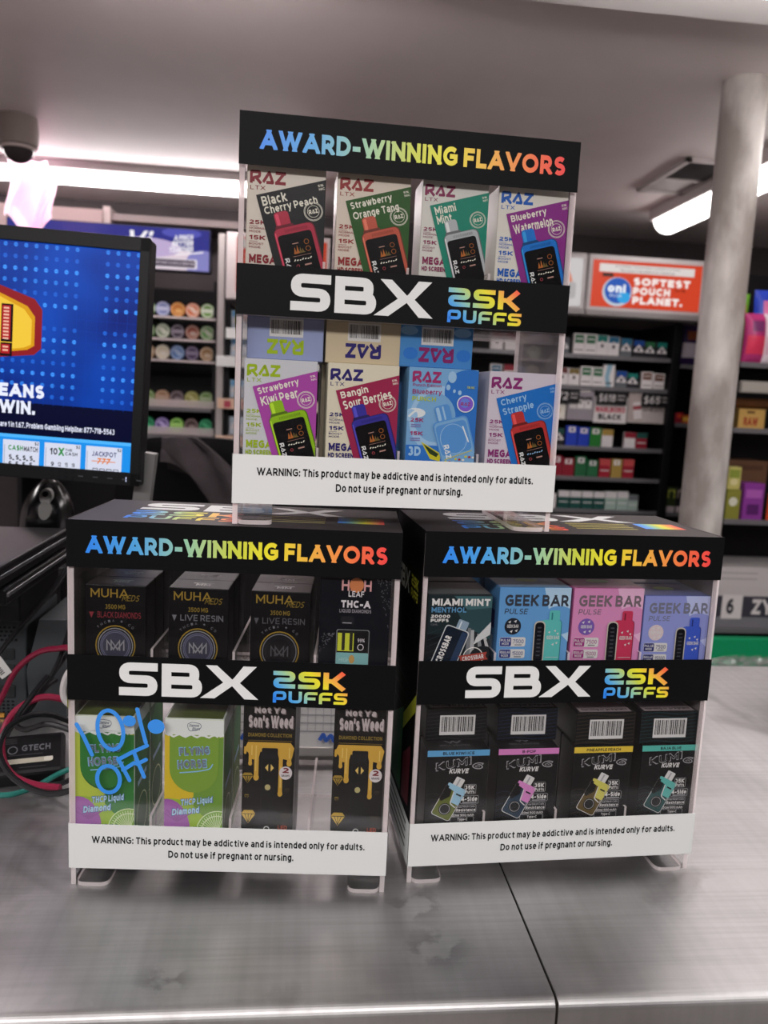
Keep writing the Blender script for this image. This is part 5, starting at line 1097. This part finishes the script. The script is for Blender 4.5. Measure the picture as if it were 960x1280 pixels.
# header light boxes
def header(x0, x1, label, art):
    H = tag(empty('header_sign', (x0, 3.70, .87)), label, 'sign'); Wd = x1-x0
    a = M(); a.box(0, 0, -.03, Wd, .075, .245, pm('#c8c4c4', .4), .006); a.box(0, -.012, -.03, Wd, 0, -.005, pm('#9a9696', .4), .002); a.build('sign_case', H)
    q = Art((.02, 0, .006), (1, 0, 0), (0, 0, 1), Wd-.04, .215, .0006); art(q); q.build('sign_poster', H); return H
def on_art(q):
    q.rect(0, 0, 1, .4, em('#d8482c', .85)); q.rect(.06, .03, .93, .10, em('#e4dcd8', .85)); q.text('WARNING: This product contains nicotine.', .2, .04, .8, .06, em('#8a8480', .8), .01); q.text('Nicotine is an addictive chemical.', .25, .07, .75, .09, em('#8a8480', .8), .01)
    q.ell(.235, .265, .135, .125, em('#c8d4e0', .8)); q.ell(.24, .255, .12, .11, em('#2c5cb8', .85)); q.ell(.3, .31, .06, .05, em('#38a8e8', .85)); q.text('on!', .15, .2, .31, .27, em('#f0f4f8', 1), .05); q.text('PLUS', .17, .285, .28, .31, em('#c8d8f0', .9), .02); q.rect(.09, .11, .19, .14, em('#3a2a26', .8))
    wq = em('#f0e4e0', 1.0); q.text('SOFTEST', .38, .135, .9, .2, wq, .08); q.text('POUCH', .38, .215, .72, .28, wq, .08); q.text('ON THE', .76, .215, .86, .235, em('#5a1810', .8), .03); q.text('PLANET.', .38, .295, .84, .36, wq, .08)
header(1.283, 1.850, 'orange-red illuminated nicotine pouch sign above the shelving', on_art)
def zn_art(q):
    q.rect(0, 0, 1, .9, em('#d4d0d0', .8)); q.ell(.72, .24, .2, .22, em('#e08060', .8)); q.ell(.70, .26, .19, .21, em('#dedad8', .85)); q.rect(.70, .2, .95, .34, em('#b8b4b4', .8), .03); q.text('02', .76, .22, .9, .3, em('#6a6668', .8), .03); q.rect(.05, .1, .4, .3, em('#c05848', .8))
header(.70, 1.276, 'white illuminated header sign with red arcs beside the orange sign', zn_art)

# ------------------------------------------------------------------ left background: snuff rack
sr_ = shelving('snuff_rack', 'black rack of round tobacco cans between the monitor and the stacked display', -1.30, -.405, [.36-.03, .20], 3.80, .90)
CANS = [(.770, ['#7a86b8', '#c07a3a', '#c8704a', '#6a9a4a'], ['#b8c0d8', '#d8a868', '#d8c0b0', '#d0d8c8']), (.672, ['#8a9a80', '#3c3440', '#8a4a38', '#5a8a4a'], ['#c8d0c0', '#8a8490', '#a89488', '#a8b09c']), (.577, ['#cfc8b0', '#5a7ab0', '#4a3c5c', '#9a7a54'], ['#d8d4c8', '#9ab0cc', '#8a8098', '#c8b49c']),
        (.372, ['#8a6a50', '#4a3c40', '#7a7a3a', '#5a7a3c'], ['#a08c7a', '#7a7074', '#a0a070', '#90a080']), (.247, ['#5a4a8c', '#5a9a3a', '#4a3a3a', '#1e7a50'], ['#b8a8d8', '#a8d878', '#8a7a78', '#4aa878'])]
RN = ['topmost row', 'second row', 'third row', 'fourth row', 'lowest row']
for r, (z, rim, lid) in enumerate(CANS):
    tr_ = M(); 
    tr_.box(-1.0, 3.79, z-.047, -.412, 3.86, z-.0365, pm('#8a8484', .4), .003); tr_.box(-1.0, 3.785, z-.047, -.412, 3.789, z-(.036 if r < 3 else .012), sheet('clear_tray_lip', (.9, .88, .88), .1, .25, (.8, .75, .75)), .001)
    for x in (-.98, -.72, -.43): tr_.box(x-.01, 3.86, z-.047, x+.01, 4.17, z-.037, rk)
    tr_.build('can_tray', sr_, (0, 0, .95))
    for i in range(8):
        x = -.452-.0665*i; j = (3-i) % 4
        a = M(); mx = Matrix.Translation((0, 0, 0)) @ Matrix.Rotation(PI/2, 4, 'X')
        a.lathe([(.030, -.024), (.033, -.022), (.033, .0), (.0315, .002)], pm(rim[j], .35), 28, mx)
        o = a.build('tobacco_can', None, (x, 3.815, z-.003), smooth=True)
        q = Art((-.033, -.002, -.033), (1, 0, 0), (0, 0, 1), .066, .066, .0004); q.ell(.5, .5, .44, .44, pm(lid[j], .35)); q.ell(.5, .5, .36, .36, pm(rim[j], .35)); 
        if (r+i) % 3 == 0: q.rect(.12, .36, .88, .62, pm(lid[j], .4))
        elif (r+i) % 3 == 1: q.poly([(.15, .3), (.5, .25), (.85, .6), (.6, .75)], pm(lid[j], .4))
        else: q.ell(.55, .6, .25, .16, pm(lid[j], .4))
        q.build('can_label', o)
        nm = {'#7a86b8': 'blue-grey', '#c07a3a': 'orange', '#c8704a': 'coral', '#6a9a4a': 'green', '#8a9a80': 'sage', '#3c3440': 'near-black', '#8a4a38': 'rust', '#5a8a4a': 'green', '#cfc8b0': 'cream', '#5a7ab0': 'blue', '#4a3c5c': 'purple', '#9a7a54': 'tan', '#8a6a50': 'brown', '#4a3c40': 'dark brown', '#7a7a3a': 'olive', '#5a7a3c': 'moss green', '#5a4a8c': 'violet', '#5a9a3a': 'lime green', '#4a3a3a': 'black', '#1e7a50': 'emerald'}[rim[j]]
        tag(o, f'{nm} round tobacco can, {ORD[i]} from the white post in the {RN[r]}', 'can', 'round cans on the snuff rack')
hs = tag(empty('header_sign', (-1.30, 3.735, .925)), 'blue and purple illuminated sign with white script above the round cans', 'sign')
a = M(); a.box(0, 0, 0, .865, .06, .185, pm('#1c1c2c', .4), .003); a.build('sign_case', hs)
q = Art((.005, 0, .005), (1, 0, 0), (0, 0, 1), .855, .175, .0006)
q.rect(0, 0, 1, .21, em('#3a3c9c', .7)); q.ell(.72, .17, .30, .075, em('#e4d0dc', .9)); q.ell(.66, .1, .2, .05, em('#c4b0d8', .9)); q.ell(.97, .17, .09, .07, em('#8f8cd0', .8)); q.ell(.86, .02, .1, .025, em('#5a5cc0', .8))
q.text('Vi', .60, .02, .72, .12, em('#f4f0f4', 1), .03, .4)
for i, t in enumerate(('A PINCH', 'BETTER', 'TOGETHER')): q.push(.82, .045+.03*i, 6); q.text(t, -.01*i, -.012, .1, .014, em('#f4f0f4', 1), .04, .3); q.pop()
q.line([(.83, .13), (.97, .11)], .006, em('#f4f0f4', 1)); q.rect(.66, .148, .94, .196, em('#e8e0ea', .9), .01); q.rect(.665, .153, .93, .19, em('#5c5060', .8), .008); q.text('THIS PRODUCT IS NOT A SAFE ALTERNATIVE', .67, .163, .925, .178, em('#d0c4d0', .8), .02); q.build('sign_poster', hs)
# white post and the sliver of shelving beside it
a = M(); a.box(-.400, 3.74, -.95, -.372, 3.80, 1.10, pm('#a9a4a2', .5), .003); tag(a.build('white_upright'), 'white square upright between the round cans and the stacked display', 'post')
sl = shelving('cigarette_shelving', 'black shelving with blue boxes beside the white upright, behind the stacked display', -.37, .735, [.70, .575, .385, .215], 3.80, .81)
a = M(); a.box(0, 0, -.02, .46, .05, .27, pm('#c4bdbc', .5), .003); o = a.build('header_sign', None, (-.365, 3.74, .84)); tag(o, 'white header with a narrow red poster beside the white upright', 'sign')
q = Art((.045, 0, .01), (1, 0, 0), (0, 0, 1), .40, .24, .0006); q.rect(0, 0, 1, .6, em('#c8442c', .8)); q.rect(.1, .02, .9, .12, em('#d8d0cc', .8)); q.ell(.22, .44, .2, .16, em('#2c5cb8', .8)); q.text('on!', .12, .38, .32, .48, em('#e8ecf4', .9), .05); q.build('sign_poster', o)
for i, (z, z1, c) in enumerate(((.70, '#7ab4e0', 0), (.575, '#7ab4e0', 0), (.385, '#7ab4e0', 1), (.215, '#b8ccd8', 1))):
    for j in range(6):
        pack(-.315+.062*j, z-.0115, .06, .09, '#c8d4e0', z1, f'blue and white pack, {ORD[j]} from the white upright, {("topmost", "second", "third", "lowest")[i]} shelf beside the upright', 0, y=3.82, grp='blue and white packs by the white upright')
    a = M(); x0 = (-.36, -.40, -.392, -.398)[i]; a.box(x0, 3.73, z-.055, .08, 3.738, z-.008, pm('#e4e8e6', .4) if c == 0 else pm('#d8b8a0', .4), .001)
    if c:
        for k_ in range(9): a.box(x0+.03+.05*k_, 3.728, z-.048, x0+.06+.05*k_, 3.7299, z-.018, pm(('#b04858', '#5aa8d0', '#e0d8d0')[k_ % 3]))
    tag(a.build('price_strip'), ('white' if c == 0 else 'orange and pink') + f' price strip under the {("topmost", "second", "third", "lowest")[i]} blue packs', 'price strip', 'price strips beside the white upright')
# ------------------------------------------------------------------ right of the upright: snack boxes, then the gondola right of the steel post
sb = shelving('snack_shelving', 'black shelving with snack bags between the upright and the steel post', 1.788, 2.6, [.645, .362, -.08], 3.78, .83)
def bag(x, y, z, W, H, c1, c2, c3, label, name='snack_bag', lean=0):
    a = M()
    def fb(u, v, s): 
        e = math.sin(min(1, max(0, u))*PI)**.5*math.sin(min(1, max(0, v))*PI)**.4
        return (x+(u-.5)*W*(1-.08*math.sin(v*PI)), y+s*.03*e+lean*v, z+H*v)
    a.grid(lambda u, v: fb(u, v, -1), 12, 14, pm(c1, .25)); a.grid(lambda u, v: fb(1-u, v, 1), 12, 14, pm(c1, .25))
    for k_ in range(12*14):
        i, j = k_ % 12, k_//12
        if 3 <= j <= 7 and 1 <= i <= 10: a.mi[k_] = a.k(pm(c2, .3))
        if 9 <= j <= 11 and 3 <= i <= 8: a.mi[k_] = a.k(pm(c3, .3))
    return tag(a.build(name, smooth=True), label, 'bag')
def sbox(x, y, z, W, D, H, c1, fn, label, name='snack_box', cat='box', rz=0):
    a = M(); a.box(-W/2, 0, 0, W/2, D, H, pm(c1, .45), .001); o = a.build(name, None, (x, y, z), rz); q = Art((-W/2, 0, 0), (1, 0, 0), (0, 0, 1), W, H, .0003); fn(q); q.build('front_print', o); return tag(o, label, cat)
bag(1.876, 3.84, .635, .12, .2, '#3a2a58', '#c8c0cc', '#8a4a30', 'purple snack bag with white and brown marks beside the upright')
sbox(1.895, 3.80, .3505, .10, .1, .05, '#c8602c', lambda q: q.rect(.1, .1, .9, .3, pm('#e0b04a')), 'small orange box beside the upright')
sbox(1.835, 3.80, .3505, .04, .1, .06, '#a8283c', lambda q: q.ell(.5, .4, .3, .3, pm('#e05030')), 'tiny red box beside the upright')
sbox(1.96, 3.80, .3505, .03, .1, .16, '#c8c8d4', lambda q: q.rect(.1, .2, .9, 2, pm('#3a4a8c')), 'tall white and blue box nearest the steel post')
for i, (x, c1, c2, nm) in enumerate(((1.835, '#3c4a2a', '#c8d060', 'green and black'), (1.885, '#22242a', '#b8a8a0', 'black'), (1.935, '#8a5aa8', '#d890c0', 'violet'))):
    sbox(x, 3.80, -.0915, .046, .06, .13, c1, lambda q, c2=c2: (q.rect(.1, .2, .9, 1.1, pm(c2)), q.rect(.05, 2.0, .95, 2.8, pm('#d8ccd0')), q.ell(.5, .8, .3, .5, pm(c1))), nm + ' upright box on the low shelf near the steel post')
gs = shelving('gondola_shelving', 'black gondola shelving seen past the steel post', 1.665, 2.6, [.62, .365, 0.0, -.45], 3.02, 1.0, .3)
sbox(1.78, 2.985, .50, .20, .02, .045, '#8d8a84', lambda q: q.rect(.02, .02, .98, .2, pm('#a8a49c')), 'grey price rail of the gondola shelving', 'price_rail', 'rail')
bag(1.755, 3.06, .6085, .10, .20, '#b83a78', '#d83a5c', '#7a3a6c', 'pink and purple candy bag beside the steel post')
bag(1.735, 3.17, .6085, .09, .29, '#7ac03a', '#6ab03a', '#d85030', 'lime green candy bag behind the pink one')
bag(1.83, 3.05, .6085, .10, .2, '#d8ccd4', '#c8a8b8', '#e0d8dc', 'white candy bag next to the pink one')
bag(1.83, 3.12, .6085, .12, .30, '#3048b8', '#2a3c98', '#d878a8', 'blue candy bag behind the white one')
sbox(1.775, 3.05, .3535, .11, .2, .085, '#c8a25c', lambda q: (q.text('RAW', .2, .3, .75, .6, pm('#a03828'), .06), q.rect(.3, .08, .6, .16, pm('#6a4a28'))), 'tan box with red lettering on the gondola shelf', 'rolling_paper_box')
a = M(); a.tube([(0, 0, 0), (.2, 0, 0)], .02, pm('#6a4426', .6), 14); tag(a.build('rolled_leaf', None, (1.72, 3.12, .46), smooth=True), 'brown roll lying above the tan box', 'roll')
sbox(1.82, 3.14, -.0115, .20, .15, .24, '#6a4c38', lambda q: q.rect(.1, .1, .9, .2, pm('#5a3e2e')), 'brown cardboard carton at the back of the gondola shelf', 'cardboard_carton')
sbox(1.735, 3.06, .115, .055, .05, .09, '#c8c070', lambda q: (q.rect(.1, .2, .9, .8, pm('#8a9a40')), q.ell(.5, 1.1, .3, .25, pm('#e0d8a0'))), 'yellow-green pouch box upright beside the steel post')
sbox(1.735, 3.05, -.0115, .06, .08, .125, '#8a8a3a', lambda q: q.ell(.5, .8, .3, .3, pm('#d8d8c8')), 'olive box under the yellow-green one')
sbox(1.815, 3.04, -.0115, .085, .08, .155, '#8a3c98', lambda q: (q.rect(.1, .3, .9, .7, pm('#b060b8')), q.rect(.2, 1.0, .8, 1.5, pm('#5a2468'))), 'purple box on the gondola shelf')
a = M(); a.box(-.012, 0, 0, .012, .012, .12, pm('#d0502c', .4), .004); tag(a.build('lighter', None, (1.885, 3.03, -.0115)), 'orange lighter standing beside the purple box', 'lighter')
def case_art(q):
    q.rect(0, .52, 1, .8, pm('#7a7a80')); q.rect(.02, .02, .98, .2, pm('#c4c0c0')); q.rect(.0, .30, 1, .52, pm('#3c3c46')); q.rect(.10, .29, .32, .54, pm('#d8d4d4')); q.text('6', .15, .33, .23, .49, pm('#33333a'), .04); q.text('ZYN', .42, .33, .78, .49, pm('#d8d4d4'), .04)
    for y in (.06, .12): q.line([(.06, y), (.45, y)], .012, pm('#9a9698'))
sbox(1.889, 3.04, -.4615, .40, .25, .26, '#c2bebe', case_art, 'white and grey case with a large number six on the low shelf', 'pouch_case')
a = M(); a.box(1.58, 2.96, -.70, 2.4, 3.0, -.478, pm('#149a64', .35), .006); a.box(1.58, 2.96, -.95, 2.4, 3.0, -.70, pm('#107a50', .5), .004); tag(a.build('green_bin'), 'dark green plastic bin under the white and grey case', 'bin')
pl = sheet('clear_film', (.85, .85, .85), .12, .12, (.8, .8, .8))
a = M(); rn = random.Random(5); HG = [[rn.random() for _ in range(20)] for _ in range(12)]
a.grid(lambda u, v: (1.60+.42*u, 2.86+.1*v, -.60+.05*HG[int(v*10)][int(u*18)]*math.sin(u*PI)**.5+.02), 18, 10, pl); tag(a.build('plastic_film'), 'crumpled clear plastic film in front of the green bin', 'film')
a = M(); a.box(1.45, 2.80, -.95, 2.5, 2.955, -.605, pm('#55504e', .6), .006); tag(a.build('low_plinth'), 'grey low plinth in front of the green bin', 'plinth')

# ------------------------------------------------------------------ lift the whole set onto its floor
for o in list(sc.objects):
    if o.parent is None and o.type not in ('CAMERA', 'LIGHT'): o.location.z += Z0
